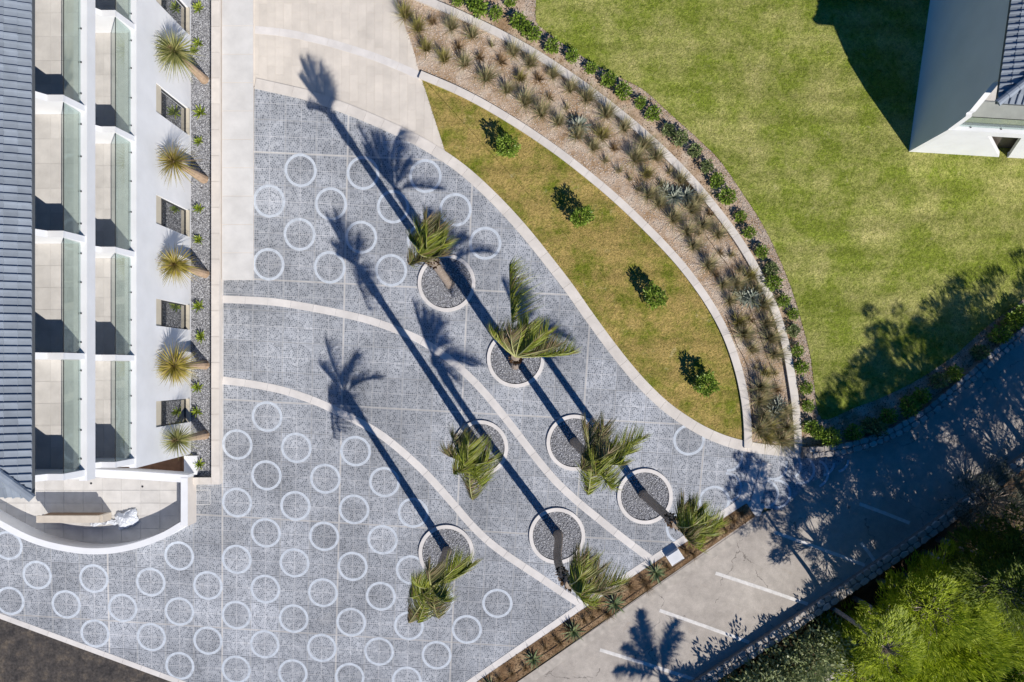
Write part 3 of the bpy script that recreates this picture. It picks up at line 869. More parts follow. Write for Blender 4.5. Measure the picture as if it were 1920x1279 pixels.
def tiles(frame, a0, a1, rows, parent, hip, count, showrows, showa):
    """individually built tiles in view, the rest of the slope joined"""
    rest = MB(); n = 0
    for k in range(rows):
        b = k * TL
        aa = a0
        while aa < a1:
            lim = hip(b)
            if aa + TW > lim:
                if k < showrows and showa[0] < aa < showa[1] and n < count:
                    m = MB(); tile_geo(m, frame, aa, b, hip); m.build('roof_tile', TILE, parent); n += 1
                else: tile_geo(rest, frame, aa, b, hip)
            aa += TW
    o = rest.build('far_roof_tiles', TILE, parent); o['kind'] = 'stuff'

def hip_caps(p0, p1, parent, n):
    p0, p1 = np.array(p0, float), np.array(p1, float)
    d = (p1 - p0) / np.linalg.norm(p1 - p0)
    s_ = unit(np.cross(d, (0, 0, 1.0))); u = np.cross(s_, d)
    L = np.linalg.norm(p1 - p0) / n
    for k in range(n):
        v = []
        for t, rr in ((k * L - 0.03, 0.15), (k * L + L, 0.125)):
            for q in range(6):
                th = math.pi * q / 5
                v.append(p0 + d * t + s_ * rr * math.cos(th) + u * rr * math.sin(th) * 0.75)
        f = [(q, q + 1, 6 + q + 1, 6 + q) for q in range(5)] + [tuple(range(6))]
        MB().add(v, f).build('hip_tile', TILE, parent)

# ------------------------------------------------------------------ the long white building
XF = (359 - NX) / S
gy = lambda p: (NY - p) / S
YS, YN = gy(851), 22.0
bld = ob('balcony_building', None, loc=(XF, 0, 0))
tag(bld, 'long white building with two tiers of green glass balconies and a grey tiled roof', 'building')
B0 = lambda: MB()
WINS = [(-172, -122), (21, 70), (208, 257), (397, 446), (573, 619), (747, 791)]
wz0, wz1 = 0.30, 3.15
# front wall with window openings
wb = MB()
edges = sorted([(gy(b), gy(a)) for a, b in WINS])
cur = YS
for y0, y1 in edges:
    wb.box(-0.30, 0, cur, y0, -0.1, 4.45); cur = y1
    wb.box(-0.30, 0, y0, y1, -0.1, wz0); wb.box(-0.30, 0, y0, y1, wz1, 4.45)
wb.box(-0.30, 0, cur, YN, -0.1, 4.45)
wb.build('front_wall', WHITE, bld)
for y0, y1 in edges:
    w = MB()
    for a, b, c, d in ((y0, y0 + .05, wz0, wz1), (y1 - .05, y1, wz0, wz1)): w.box(-0.16, -0.10, a, b, c, d)
    w.box(-0.16, -0.10, y0 + .05, y1 - .05, wz0, wz0 + .06); w.box(-0.16, -0.10, y0 + .05, y1 - .05, wz1 - .06, wz1)
    wo = w.build('window', DARK, bld)
    MB().box(-0.15, -0.135, y0 + .05, y1 - .05, wz0 + .06, wz1 - .06).build('pane', PANE, wo)
    MB().box(-0.134, -0.05, y0 + .01, y1 - .01, wz1 - .50, wz1 - .005).build('shutter_box', SHUT, wo)
    MB().box(-0.098, 0.05, y0 + .003, y1 - .003, wz0 - .04, wz0 + .035).build('sill', SHUT, wo)
# main body behind the balconies
MB().box(-13, -2.6, YS + 0.02, YN - .02, -0.1, 10.42).box(-2.6, -0.3, YS + .02, YN - .02, -0.1, 4.30).build('body', WHITE, bld)
for z0, z1, fl in ((4.30, 4.40, 4.44), (7.46, 7.56, 7.60)):
    MB().box(-2.6, -0.28, YS + 0.01, YN, z0, z1).build('balcony_slab', WHITE, bld)
    MB().box(-0.28, 0.004, YS, YN, z0 + 0.003 + (0.15 if z0 < 5 else -0.12), fl + 0.22).build('balcony_edge', WHITE, bld)
FINS = [gy(p) for p in (840, 675, 509, 324, 145, -35, -215)]
for z0, rail, top in ((4.40, 5.76, 7.46), (7.56, 8.78, 10.42)):
    for y in FINS:
        prof = [(-0.06, z0), (-0.06, z0 + .25), (-0.20, rail - .1), (-0.20, rail), (-0.75, rail), (-1.80, min(top, rail + 1.55)), (-1.80, top), (-2.61, top), (-2.61, z0)]
        MB().extr(prof, y - 0.11, y + 0.11).build('partition_wall', WHITE, bld)
fl_me = {}
for lvl, (zf, rail) in enumerate(((4.40, 5.70), (7.56, 8.72))):
    for k in range(len(FINS) - 1):
        ya, yb = FINS[k] + 0.11, FINS[k + 1] - 0.11
        if yb - ya > 6: continue
        fo = MB().box(-2.6, -0.28, ya, yb, zf - .01, zf + 0.022).build('balcony_floor', GROUT, bld)
        ny, nxx = 5, 4
        ty, tx = (yb - ya) / ny, 2.32 / nxx
        key = round(ty, 4)
        if key not in fl_me: fl_me[key] = MB().box(-tx / 2 + .004, tx / 2 - .004, -ty / 2 + .004, ty / 2 - .004, 0, 0.012).mesh('floor_tile', FLOOR)
        for i in range(nxx):
            for j in range(ny): ob('floor_tile', fl_me[key], fo, loc=(-2.6 + (i + .5) * tx, ya + (j + .5) * ty, zf + .02))
        g = MB().box(-0.235, -0.22, ya + .03, yb - .03, zf + .20, rail).build('glass_panel', GLASS, bld)
        MB().box(-0.24, -0.215, ya + .03, yb - .03, rail, rail + 0.012).build('glass_edge', DARK, g)
        for t in (0.1, 0.36, 0.64, 0.9):
            yc = ya + (yb - ya) * t
            MB().box(-0.215, -0.18, yc - .025, yc + .025, zf + .245, zf + .29).build('clamp', DARK, g)
        # sliding door behind
        d = MB().box(-2.60, -2.57, ya + .5, yb - .5, zf + .03, zf + 2.3).build('balcony_door', PANE, bld)
        MB().box(-2.57, -2.55, (ya + yb) / 2 - .03, (ya + yb) / 2 + .03, zf + .03, zf + 2.3).build('door_frame', DARK, d)
# roof with a hipped south end
EX, EZ, EY = -0.03, 10.55, gy(854)
cp, sp = math.cos(PITCH), math.sin(PITCH)
RUN = 6.5
rf = MB()
rise = RUN * math.tan(PITCH)
rf.add([(EX, EY, EZ - .03), (EX, YN, EZ - .03), (EX - RUN, YN, EZ + rise - .03), (EX - RUN, EY + RUN, EZ + rise - .03), (EX - 2 * RUN, EY, EZ - .03), (EX - 2 * RUN, YN, EZ - .03),
        (EX, EY, EZ - .16), (EX, YN, EZ - .16), (EX - 2 * RUN, EY, EZ - .16), (EX - 2 * RUN, YN, EZ - .16)],
       [(0, 1, 2, 3), (0, 3, 4), (3, 2, 5, 4), (0, 6, 7, 1), (0, 4, 8, 6), (6, 8, 9, 7), (4, 5, 9, 8), (1, 7, 9, 5, 2)])
roof = rf.build('roof', m_plain('roof_underlay', (0.10, 0.11, 0.12), 0.8), bld)
frE = (np.array([EX, EY, EZ - .03]), np.array([0, 1.0, 0]), np.array([-cp, 0, sp]), np.array([sp, 0, cp]))
tiles(frE, 0.0, YN - EY, 16, roof, lambda b: b * cp, 262, 4, (-1, 16.6))
frS = (np.array([EX - 2 * RUN, EY, EZ - .03]), np.array([1.0, 0, 0]), np.array([0, cp, sp]), np.array([0, -sp, cp]))
def tiles_s():
    rest = MB()
    for k in range(8):
        b = k * TL; aa = 2 * RUN - 0.25
        while aa > b * cp:
            hi = 2 * RUN - b * cp
            if aa < hi:
                O, A, B, N = frS
                m = MB(); tile_geo(m, frS, aa, b)
                m.v = [tuple(p) if (p[0] - O[0]) < 2 * RUN - (p[1] - O[1]) else (O[0] + 2 * RUN - (p[1] - O[1]), p[1], p[2]) for p in m.v]
                if k < 4 and aa > 2 * RUN - 1.8: m.build('roof_tile', TILE, roof)
                else: rest.add(m.v, m.f)
            aa -= TW
    rest.build('far_roof_tiles', TILE, roof)['kind'] = 'stuff'
tiles_s()
hip_caps((EX + .02, EY - .02, EZ + .02), (EX - RUN, EY + RUN, EZ + rise + .02), roof, 24)

# ------------------------------------------------------------------ terrace in front of the building
tz = 0.84
TERR_T = [tuple(G(x, y, tz)[:2]) for x, y in TERR]
E1 = tuple(G(346, 981, tz)[:2]); E2 = tuple(G(346, 896, tz)[:2])
floor_poly = [tuple(p) for p in smooth(TERR_T, 4)] + [E2, tuple(G(165, 889, tz)[:2]), tuple(G(60, 905, tz)[:2]), tuple(G(-120, 905, tz)[:2])]
terr = struct(MB().sheet(floor_poly, 0.03).build('terrace_floor', GROUT))
fx0, fy0 = -26.5, -8.6
for i in range(14):
    for j in range(8):
        q = [(fx0 + i * .9 + .008, fy0 + j * .6 + .008), (fx0 + (i + 1) * .9 - .008, fy0 + j * .6 + .008), (fx0 + (i + 1) * .9 - .008, fy0 + (j + 1) * .6 - .008), (fx0 + i * .9 + .008, fy0 + (j + 1) * .6 - .008)]
        c = clip_convex(floor_poly, q)
        if len(c) > 2 and abs(area(c)) > 0.02: MB().prism(c, 0.02, 0.045 + random.uniform(-.001, .001)).build('floor_tile', FLOOR, terr)
for x, y in ((172, 906), (268, 912)):
    c = G(x, y)
    ring(c[0], c[1], 0.0, 0.05, 0.052, lattice=False).build('floor_drain', DARK, terr)
cw = tag(MB().ribbon(smooth(TERR_T, 5), 0.28, -0.1, tz).build('terrace_parapet', WHITE), 'white curved parapet round the semicircular terrace', 'wall')
sw = tag(MB().ribbon([E2, ((E1[0] + E2[0]) / 2, (E1[1] + E2[1]) / 2), (E1[0], E1[1] - .14)], 0.30, -0.1, tz + .004).build('terrace_side_wall', CREAMW), 'short straight cream wall closing the curved terrace at the plaza', 'wall')
MB().ribbon([E2, ((E1[0] + E2[0]) / 2, (E1[1] + E2[1]) / 2), (E1[0], E1[1] - .12)], 0.31, tz + .003, tz + .03).build('coping', WHITE, sw)
nw = [tuple(G(x, y, tz)[:2]) for x, y in ((150, 886), (250, 891), (352, 898))]
tag(MB().ribbon(nw, 0.36, -0.1, tz + .012).ribbon([tuple(G(345, 858, tz)[:2]), tuple(G(345, 876, tz)[:2]), tuple(G(345, 894, tz)[:2])], 0.60, -0.1, 0.22).build('deck_wall', WHITE), 'low white wall between the building end and the curved terrace', 'wall')
struct(MB().sheet([tuple(G(x, y)[:2]) for x, y in ((160, 850), (357, 850), (357, 900), (160, 900))], 0.02).build('deck_base', DECK))
dk = bpy.data.objects['deck_base']
for k in range(9):
    y1 = gy(852 + k * 4.6)
    MB().box((190 - NX) / S, (340 - NX) / S, y1 - 0.105, y1, 0.021, 0.04).build('deck_board', DECK, dk)

# wrapped furniture left on the terrace
crate = ob('wrapped_bench', None, loc=G(150, 966, 0.05))
tag(crate, 'long beige boxed bench on the curved terrace with torn white plastic wrapping', 'bench')
CARD = m_plain('beige_board', (0.56, 0.50, 0.42), 0.7, 0.08, 3)
MB().box(-1.42, 1.42, -0.16, 0.16, 0.78, 0.90).build('top_board', CARD, crate)
MB().box(-1.36, 1.36, 0.06, 0.13, 0.03, 0.779).build('back_panel', m_plain('brown_board', (0.22, 0.15, 0.10), 0.7), crate)
for x in (-1.3, 0.0, 1.3): MB().box(x - .05, x + .05, -0.12, 0.059, 0.0, 0.779).build('leg', CARD, crate)
MB().box(1.30, 1.48, -0.2, 0.14, 0.02, 0.70).build('end_panel', CARD, crate)
PLASTIC = NT('white_plastic'); PLASTIC.color((0.62, 0.65, 0.70)); PLASTIC.p.inputs['Roughness'].default_value = 0.25; PLASTIC = PLASTIC.m
def crumple(name, w, h, zmax, seed, loc, label, rz=0.0):
    n = 30; v = []
    for j in range(n + 1):
        for i in range(n + 1):
            x, y = (i / n - .5) * w, (j / n - .5) * h
            q = Vector((x * 3.1 + seed, y * 3.1, seed))
            e = max(0, 1 - (2 * x / w) ** 2 * .9) * max(0, 1 - (2 * y / h) ** 2 * .9)
            z = e * zmax * (0.55 + 0.5 * mnoise.noise(q)) + 0.06 * abs(mnoise.noise(q * 4)) + 0.03
            v.append((x + .10 * mnoise.noise(q * 1.7 + Vector((9, 0, 0))), y + .12 * mnoise.noise(q * 1.3 + Vector((0, 5, 0))), max(0.004, z)))
    f = [(j * (n + 1) + i, j * (n + 1) + i + 1, (j + 1) * (n + 1) + i + 1, (j + 1) * (n + 1) + i) for j in range(n) for i in range(n)]
    o = ob(name, MB().add(v, f).mesh(name, PLASTIC), loc=loc, rz=rz)
    tag(o, label, 'plastic sheet')
crumple('plastic_sheet', 1.0, 0.7, 0.42, 3.0, G(240, 972, 0.05), 'crumpled white plastic heap at the end of the wrapped bench', 0.3)
crumple('plastic_sheet', 1.5, 0.30, 0.10, 11.0, G(112, 972, 0.05), 'thin strip of white plastic under the bench near the roof hip')
crumple('plastic_sheet', 1.3, 0.28, 0.12, 21.0, G(195, 979, 0.05), 'strip of white plastic lying between the bench and the crumpled heap')

# ------------------------------------------------------------------ the house across the lawn
C0 = G(1703, 285)
U = unit(np.array([217.0, -13.0, 0])); Vv = unit(np.array([40.0, 285.0, 0]))
def loc2(a, b, z): return U * a + Vv * b + np.array([0, 0, z])
def obox(mb, a0, a1, b0, b1, z0, z1):
    v = [loc2(a, b, z) for z in (z0, z1) for a, b in ((a0, b0), (a1, b0), (a1, b1), (a0, b1))]
    return mb.add(v, [(3, 2, 1, 0), (4, 5, 6, 7), (0, 1, 5, 4), (1, 2, 6, 5), (2, 3, 7, 6), (3, 0, 4, 7)])
hs = tag(ob('lawn_house', None, loc=(C0[0], C0[1], 0)), 'house with shaded blank grey side wall and tiled roof on the lawn corner', 'house')
def fin(a0, a1, prof, name, mat):
    n = len(prof)
    v = [loc2(a0, b, z) for b, z in prof] + [loc2(a1, b, z) for b, z in prof]
    MB().add(v, [tuple(range(n - 1, -1, -1)), tuple(range(n, 2 * n))] + [(i, (i + 1) % n, n + (i + 1) % n, n + i) for i in range(n)]).build(name, mat, hs)
fin(0.0, 0.24, [(0, -.1), (12, -.1), (12, 5.95), (0.95, 5.95), (0.95, 5.5), (0.30, 4.25), (0.30, 4.05), (0.16, 4.05), (0.02, 2.95), (0, 2.95)], 'side_wall', GREYW)
def wallpiece(prof, b0, b1, name, mat):                # profile in a,z
    n = len(prof)
    v = [loc2(a, b0, z) for a, z in prof] + [loc2(a, b1, z) for a, z in prof]
    MB().add(v, [tuple(range(n)), tuple(range(2 * n - 1, n - 1, -1))] + [(i, n + i, n + (i + 1) % n, (i + 1) % n) for i in range(n)]).build(name, mat, hs)
wallpiece([(0.242, -.1), (4.25, -.1), (4.25, 0.02), (2.0, 2.5), (2.0, 2.95), (0.242, 2.95)], 0, 0.25, 'front_wall', WHITE)
wallpiece([(4.6, -.1), (10, -.1), (10, 2.95), (2.0, 2.95), (2.0, 2.502), (3.45, 2.502), (4.6, 0.16)], 0.001, 0.25, 'front_wall', WHITE)
wallpiece([(1.9, -.1), (4.9, -.1), (4.9, 2.55), (1.9, 2.55)], 0.45, 0.55, 'doorway', m_plain('dark_doorway', (0.10, 0.085, 0.075), 0.4))
m = MB(); obox(m, 0.242, 10, 2.4, 12, -.1, 5.9); obox(m, 0.242, 10, 0.70, 2.4, -.1, 2.55); m.build('body', WHITE, hs)
m = MB(); obox(m, 0.243, 10, 0.252, 2.4, 2.60, 2.72); m.build('balcony_floor', FLOOR, hs)
m = MB(); obox(m, 0.26, 10, 0.17, 0.185, 2.9, 3.98); hg = m.build('glass_panel', GLASS, hs)
m = MB(); obox(m, 0.26, 10, 0.165, 0.19, 3.98, 3.995); m.build('glass_edge', DARK, hg)
for a in (0.9, 2.2, 3.5, 4.8): m = MB(); obox(m, a, a + .05, 0.13, 0.165, 2.955, 2.99); m.build('clamp', DARK, hg)
ez = 6.0; hr = 5.0; rise2 = hr * math.tan(PITCH)
pts = [loc2(-.06, -.06, ez - .03), loc2(10, -.06, ez - .03), loc2(10, 12, ez - .03), loc2(-.06, 12, ez - .03), loc2(hr - .06, hr - .06, ez + rise2 - .03), loc2(10, hr - .06, ez + rise2 - .03), loc2(hr - .06, 12, ez + rise2 - .03), loc2(10, 12, ez + rise2 - .03)]
low = [p - np.array([0, 0, .1]) for p in pts[:4]]
roof2 = MB().add(pts + low, [(0, 1, 5, 4), (0, 4, 6, 3), (4, 5, 7, 6), (0, 8, 9, 1), (0, 3, 11, 8), (8, 11, 10, 9)]).build('roof', m_plain('roof_underlay', (0.10, 0.11, 0.12), 0.8), hs)
frW = (pts[0], Vv, U * cp + np.array([0, 0, sp]), unit(-U * sp + np.array([0, 0, cp])))
tiles(frW, 0.0, 11.5, 10, roof2, lambda b: b * cp, 140, 5, (-1, 6.2))
frS2 = (pts[0], U, Vv * cp + np.array([0, 0, sp]), unit(-Vv * sp + np.array([0, 0, cp])))
tiles(frS2, 0.0, 9.5, 10, roof2, lambda b: b * cp, 90, 4, (-1, 5.5))
hip_caps(pts[0] + np.array([0, 0, .06]), pts[4] + np.array([0, 0, .06]), roof2, 18)

# ------------------------------------------------------------------ plants
def rosette(n, L, w, e0, e1, droop, seg=3, r0=0.04, z0=0.0, prof='leaf'):
    a = np.arange(n) * 2.39996 + rng.uniform(-.15, .15, n)
    t = np.linspace(0, 1, n)
    e = e0 + (e1 - e0) * t + rng.uniform(-.08, .08, n)
    d = np.stack([np.cos(a) * np.cos(e), np.sin(a) * np.cos(e), np.sin(e)], 1)
    base = np.stack([np.cos(a) * r0 * (1 - t), np.sin(a) * r0 * (1 - t), z0 + 0.06 * t], 1)
    return blades(base, d, L * rng.uniform(0.8, 1.15, n) * (0.75 + 0.25 * (1 - t)), w, droop, seg, prof=prof)

def tuft(n, h, w, spread, droop, wind=(0.10, 0.06, 0)):
    a = rng.uniform(0, 6.28, n); q = np.abs(rng.normal(0, spread, n)).clip(0, 1.25)
    d = np.stack([np.cos(a) * np.sin(q), np.sin(a) * np.sin(q), np.cos(q)], 1)
    base = np.stack([np.cos(a) * rng.uniform(0, .09, n), np.sin(a) * rng.uniform(0, .09, n), np.full(n, -0.01)], 1)
    return blades(base, d, h * rng.uniform(0.55, 1.15, n), w, droop * rng.uniform(.5, 1.5, n), 3, wind)

def leafball(n, rx, rz, zc, leaf, w, lump=0.35, seed=0, hollow=0.35):
    u = unit(rng.normal(size=(n, 3)))
    k = np.array([mnoise.noise(Vector((p[0] * 1.7 + seed, p[1] * 1.7, p[2] * 1.7))) for p in u])
    r = (hollow + (1 - hollow) * rng.uniform(0, 1, n) ** 0.45) * (1 + lump * k * 1.6)
    P = u * r[:, None] * np.array([rx, rx, rz]) + np.array([0, 0, zc])
    P[:, 2] = np.maximum(P[:, 2], 0.03)
    d = unit(u * np.array([1, 1, 1]) + rng.normal(0, .55, (n, 3)) + np.array([0, 0, .35]))
    return blades(P, d, leaf * rng.uniform(.6, 1.25, n), w, 0.15, 2, prof='leaf', roll=rng.uniform(-1.2, 1.2, n))

def stems(k, h, r, spread):
    m = MB()
    for i in range(k):
        a = random.uniform(0, 6.28); q = random.uniform(.1, spread)
        m.tube([(0, 0, -0.05), (math.cos(a) * q * .4, math.sin(a) * q * .4, h * .5), (math.cos(a) * q, math.sin(a) * q, h)], [r, r * .8, r * .4], 5)
    return m.mesh('stems', WOOD)

# ornamental grasses in the stony bed
GR = [mesh_np('blades', *tuft(300, 1.0, 0.02, 0.46, 0.25), GRASS1) for _ in range(3)] + [mesh_np('blades', *tuft(280, 0.95, 0.02, 0.46, 0.3), GRASS2) for _ in range(2)]
GRS = [mesh_np('blades', *tuft(80, 0.5, 0.016, 0.4, 0.2), GRASS1) for _ in range(2)]
GRD = [mesh_np('blades', *tuft(120, 0.55, 0.018, 0.55, 0.35), DRYG) for _ in range(2)]
grass_pos = [(761, 32, 'y'), (785, 57, 'y'), (800, 94, 'y'), (834, 114, 'y'), (812, 44, 'd'), (847, 54, 'g'), (872, 122, 'g'), (886, 69, 'g'), (912, 149, 'g'), (922, 87, 's'), (951, 172, 'g'), (962, 102, 'g'),
             (985, 194, 'g'), (994, 122, 'g'), (1015, 214, 'g'), (1037, 144, 'g'), (1047, 232, 'g'), (1069, 169, 'g'), (1082, 257, 'g'), (1100, 187, 'g'), (1112, 279, 'g'), (1137, 217, 'g'), (1135, 304, 's'), (1170, 242, 'g'),
             (1207, 274, 'g'), (1230, 297, 'g'), (1255, 324, 's'), (1180, 337, 's'), (1196, 357, 's'), (1307, 379, 'g'), (1235, 384, 'g'), (1262, 412, 'g'), (1288, 436, 'g'), (1300, 463, 'g'), (1327, 499, 'g'), (1346, 442, 'g'),
             (1370, 480, 's'), (1386, 508, 's'), (1355, 535, 'g'), (1367, 566, 'g'), (1374, 594, 's'), (1394, 628, 'g'), (1408, 656, 'g'), (1429, 573, 'g'), (1436, 608, 'g'), (1443, 635, 'g'), (1450, 666, 'g'), (1453, 701, 's'),
             (1415, 690, 's'), (1425, 728, 'g'), (1422, 752, 'g'), (1429, 780, 'g'), (1436, 821, 'y'), (1456, 732, 'd'), (1474, 804, 'g'), (1464, 826, 'g'), (860, 90, 'd'), (1010, 150, 'd'), (1290, 352, 'd'), (1330, 402, 'd'), (1350, 475, 'd'),
             (900, 110, 'd'), (1405, 600, 'd'), (1440, 745, 'd'), (1458, 780, 'g'), (1296, 395, 'g'), (1318, 425, 'g'), (1128, 258, 'y'), (1152, 280, 'd'), (1190, 300, 'g'), (1160, 322, 's'), (1212, 330, 'y'), (1216, 368, 'g'), (1240, 348, 's'), (1274, 340, 'g'), (940, 118, 'd'), (976, 150, 'y'), (1030, 185, 'd'), (1062, 205, 's'), (1404, 520, 'y'), (1380, 535, 'g'), (1416, 545, 'g'), (1340, 515, 'd'), (1310, 440, 's'), (1384, 606, 'y'), (1432, 700, 'y'), (1440, 800, 'y'), (1422, 806, 'g'), (1470, 770, 'g')]
LABG = {'g': ('grey-green grass tuft', 'grey-green grasses in the stony bed'), 'y': ('yellow-tinged grass tuft', 'yellowish grasses in the stony bed'),
        's': ('small sparse grass tuft', 'small grasses in the stony bed'), 'd': ('dry brown grass clump', 'dry grasses in the stony bed')}
def stretch(y): return 'near the driveway' if y < 125 else 'before the first agave' if y < 245 else 'between the agaves' if y < 560 else 'past the agave pair' if y < 700 else 'at the road end'
def which(x, y):
    dd = lambda W: min(math.hypot(x - p[0], y - p[1]) for p in smooth(W, 4))
    return 'by the middle kerb' if dd(W2) < dd(W3) else 'by the outer kerb'
for x, y, k in grass_pos:
    me = {'g': GR[:3], 'y': GR[3:], 's': GRS, 'd': GRD}[k]
    o = ob('tufted_plant', random.choice(me), loc=G(x, y) + np.array([0, 0, .02]), rz=random.uniform(-.5, .5), scale=random.uniform(.8, 1.15))
    tag(o, f'{LABG[k][0]} in the stony bed, {which(x, y)} {stretch(y)}', 'plant', LABG[k][1])

AG = [mesh_np('leaves', *rosette(46, 0.62, 0.075, 0.15, 1.35, 0.12), AGAVE) for _ in range(2)]
for x, y in ((1085, 238), (1247, 361), (1262, 372), (1285, 368), (1391, 556), (1408, 559), (1456, 761), (1450, 776)):
    o = ob('agave', random.choice(AG), loc=G(x, y) + np.array([0, 0, .04]), rz=random.uniform(0, 6), scale=random.uniform(.85, 1.15))
    tag(o, 'silvery grey agave rosette among grasses in the stony bed', 'agave', 'grey agaves in the stony bed')
AGG = mesh_np('leaves', *rosette(40, 0.60, 0.05, 0.1, 1.4, 0.15), AGAVG)
for (x, y, sc_), lab in zip(((1075, 1183, 1.0), (1000, 1235, .85), (1152, 1131, 1.05), (1229, 1073, 1.0), (921, 1288, .9)),
                      ('green spiky agave in the planting strip, just beside the end of the lower paving band', 'small green spiky agave in the planting strip at its plainest stretch', 'green spiky agave partly under the bent palm by the road',
                       'green spiky agave next to the white utility box', 'green spiky agave in the planting strip, farthest from the white utility box')):
    tag(ob('green_agave', AGG, loc=G(x, y) + np.array([0, 0, .05]), rz=random.uniform(0, 6), scale=sc_), lab, 'agave', 'agaves in the planting strip')
for x, y in ((1042, 1196), (1095, 1161), (1122, 1141), (1206, 1088), (1285, 1031), (960, 1262), (1050, 1206), (1320, 1010), (1345, 990), (1375, 976), (935, 1272), (1310, 1022), (985, 1252), (1022, 1214), (1065, 1178), (1110, 1156), (1140, 1152), (1180, 1100), (1212, 1100), (1250, 1062), (1300, 1040), (1335, 1006), (1360, 994), (1390, 962)):
    tag(ob('dry_clump', random.choice(GRD), loc=G(x, y) + np.array([0, 0, .02]), rz=random.uniform(0, 6), scale=random.uniform(.7, 1.0)), 'dry brown plant clump in the planting strip beside the road', 'plant', 'dry clumps in the planting strip')

# shrubs: a row between the outer kerb and the lawn
SH = [mesh_np('foliage', *leafball(420, .36, .30, .32, .13, .062, seed=k), SHRUB if k < 3 else SHRUBD) for k in range(5)]
ST = [stems(5, .3, .014, .2) for _ in range(2)]
def shrub(x, y, k, s_, lab, grp, name='shrub'):
    o = ob(name, SH[k], loc=G(x, y) + np.array([0, 0, .02]), rz=random.uniform(0, 6), scale=(s_, s_, s_ * random.uniform(.85, 1.15)))
    tag(o, lab, 'shrub', grp)
    ob('stems', random.choice(ST), o)
row = [(860, 3), (890, 11), (900, 22), (930, 31), (957, 6), (972, 46), (987, 61), (1002, 69), (1035, 91), (1072, 108), (1107, 131), (1140, 153), (1167, 176), (1200, 196), (1222, 216), (1252, 248), (1272, 263), (1300, 286), (1322, 316),
       (1340, 341), (1360, 371), (1385, 408), (1401, 438), (1424, 473), (1443, 507), (1446, 531), (1465, 565), (1484, 589), (1484, 621), (1491, 658), (1498, 689), (1508, 727), (1511, 761), (1515, 800), (1530, 812)]
for i, (x, y) in enumerate(row):
    g = i in (15, 16, 17, 18, 24, 28)
    if g: shrub(x, y, random.choice((3, 4)), random.uniform(.65, .95), 'greyish leafy shrub in the row between outer kerb and lawn', 'greyish shrubs in the row')
    else: shrub(x, y, random.choice((0, 1, 2)), random.uniform(.65, 1.02), 'small bright green shrub in the row between outer kerb and lawn, ' + ('near the driveway' if y < 125 else 'before the greyish shrubs' if y < 230 else 'past the greyish shrubs' if y < 560 else 'toward the road wall'), 'green shrubs in the row')
for x, y in ((1552, 818), (1595, 811), (1627, 796), (1660, 781), (1697, 761), (1755, 713), (1782, 701), (1830, 660), (1865, 628), (1890, 603), (1640, 805), (1720, 742), (1905, 588)):
    shrub(x, y, random.choice((0, 1, 2, 3)), random.uniform(.9, 1.2), 'small green shrub behind the low stone wall of the shaded road', 'shrubs behind the road wall')
# four shrubs standing on the lawn strip
BSH = [mesh_np('foliage', *leafball(900, .52, .62, .75, .15, .075, seed=20 + k), SHRUB) for k in range(3)]
BST = stems(6, .7, .025, .25)
for (x, y, k), lab in zip(((951, 283, 0), (1087, 414, 1), (1222, 559, 2), (1317, 720, 1)),
                          ('round green shrub on the lawn strip, nearest the cream driveway', 'round green shrub on the lawn strip, second from the cream driveway',
                           'round green shrub on the lawn strip, third from the cream driveway', 'round bright green shrub on the lawn strip, farthest from the cream driveway')):
    o = tag(ob('round_shrub', BSH[k], loc=G(x, y) + np.array([0, 0, .03]), rz=random.uniform(0, 6), scale=(random.uniform(.78, 1.05), random.uniform(.78, 1.05), random.uniform(.75, 1.1))), lab, 'shrub', 'round shrubs on the lawn strip')
    ob('stems', BST, o)

# aloes and yuccas in the gravel bed
AL = [mesh_np('leaves', *rosette(26, .40, .085, .35, 1.4, .02), ALOE) for _ in range(3)]
for x, y in ((375, 18), (374, 84), (378, 213), (375, 267), (375, 393), (375, 451), (375, 575), (379, 632), (373, 727), (372, 772), (376, 870), (366, 98)):
    tag(ob('aloe', random.choice(AL), loc=G(x, y) + np.array([0, 0, .06]), rz=random.uniform(0, 6), scale=random.uniform(.68, .92)), 'small bright green aloe rosette in the gravel bed by the white building', 'aloe', 'aloes in the gravel bed')
def ball_rosette(n, L, w, emin, droop):
    a = np.arange(n) * 2.39996
    z = np.linspace(emin, 1, n)
    z = np.sort(z + rng.uniform(-.06, .06, n)).clip(-.95, 1)
    rr = np.sqrt(1 - z * z)
    d = np.stack([np.cos(a) * rr, np.sin(a) * rr, z], 1)
    return blades(d * .07, d, L * rng.uniform(.7, 1.15, n) * (1 - .22 * z.clip(0, 1)), w * rng.uniform(.7, 1.2, n), droop * rng.uniform(0, 2.2, n), 3)
yuc = [((384, 150), 2.85, 1.05, YUCG, 'grey-green yucca, greenest of the row in the gravel bed'), ((383, 336), 2.75, .95, YUC, 'yellow-green yucca in the gravel bed, fourth from the terrace corner'),
       ((385, 513), 2.8, 1.0, YUC, 'yellow-green yucca in the gravel bed, third from the terrace corner'), ((385, 684), 2.75, .95, YUC, 'yellow-green yucca in the gravel bed, second from the terrace corner'),
       ((385, 815), 2.55, .85, YUCG, 'loose-headed yucca closest to the terrace corner in the gravel bed')]
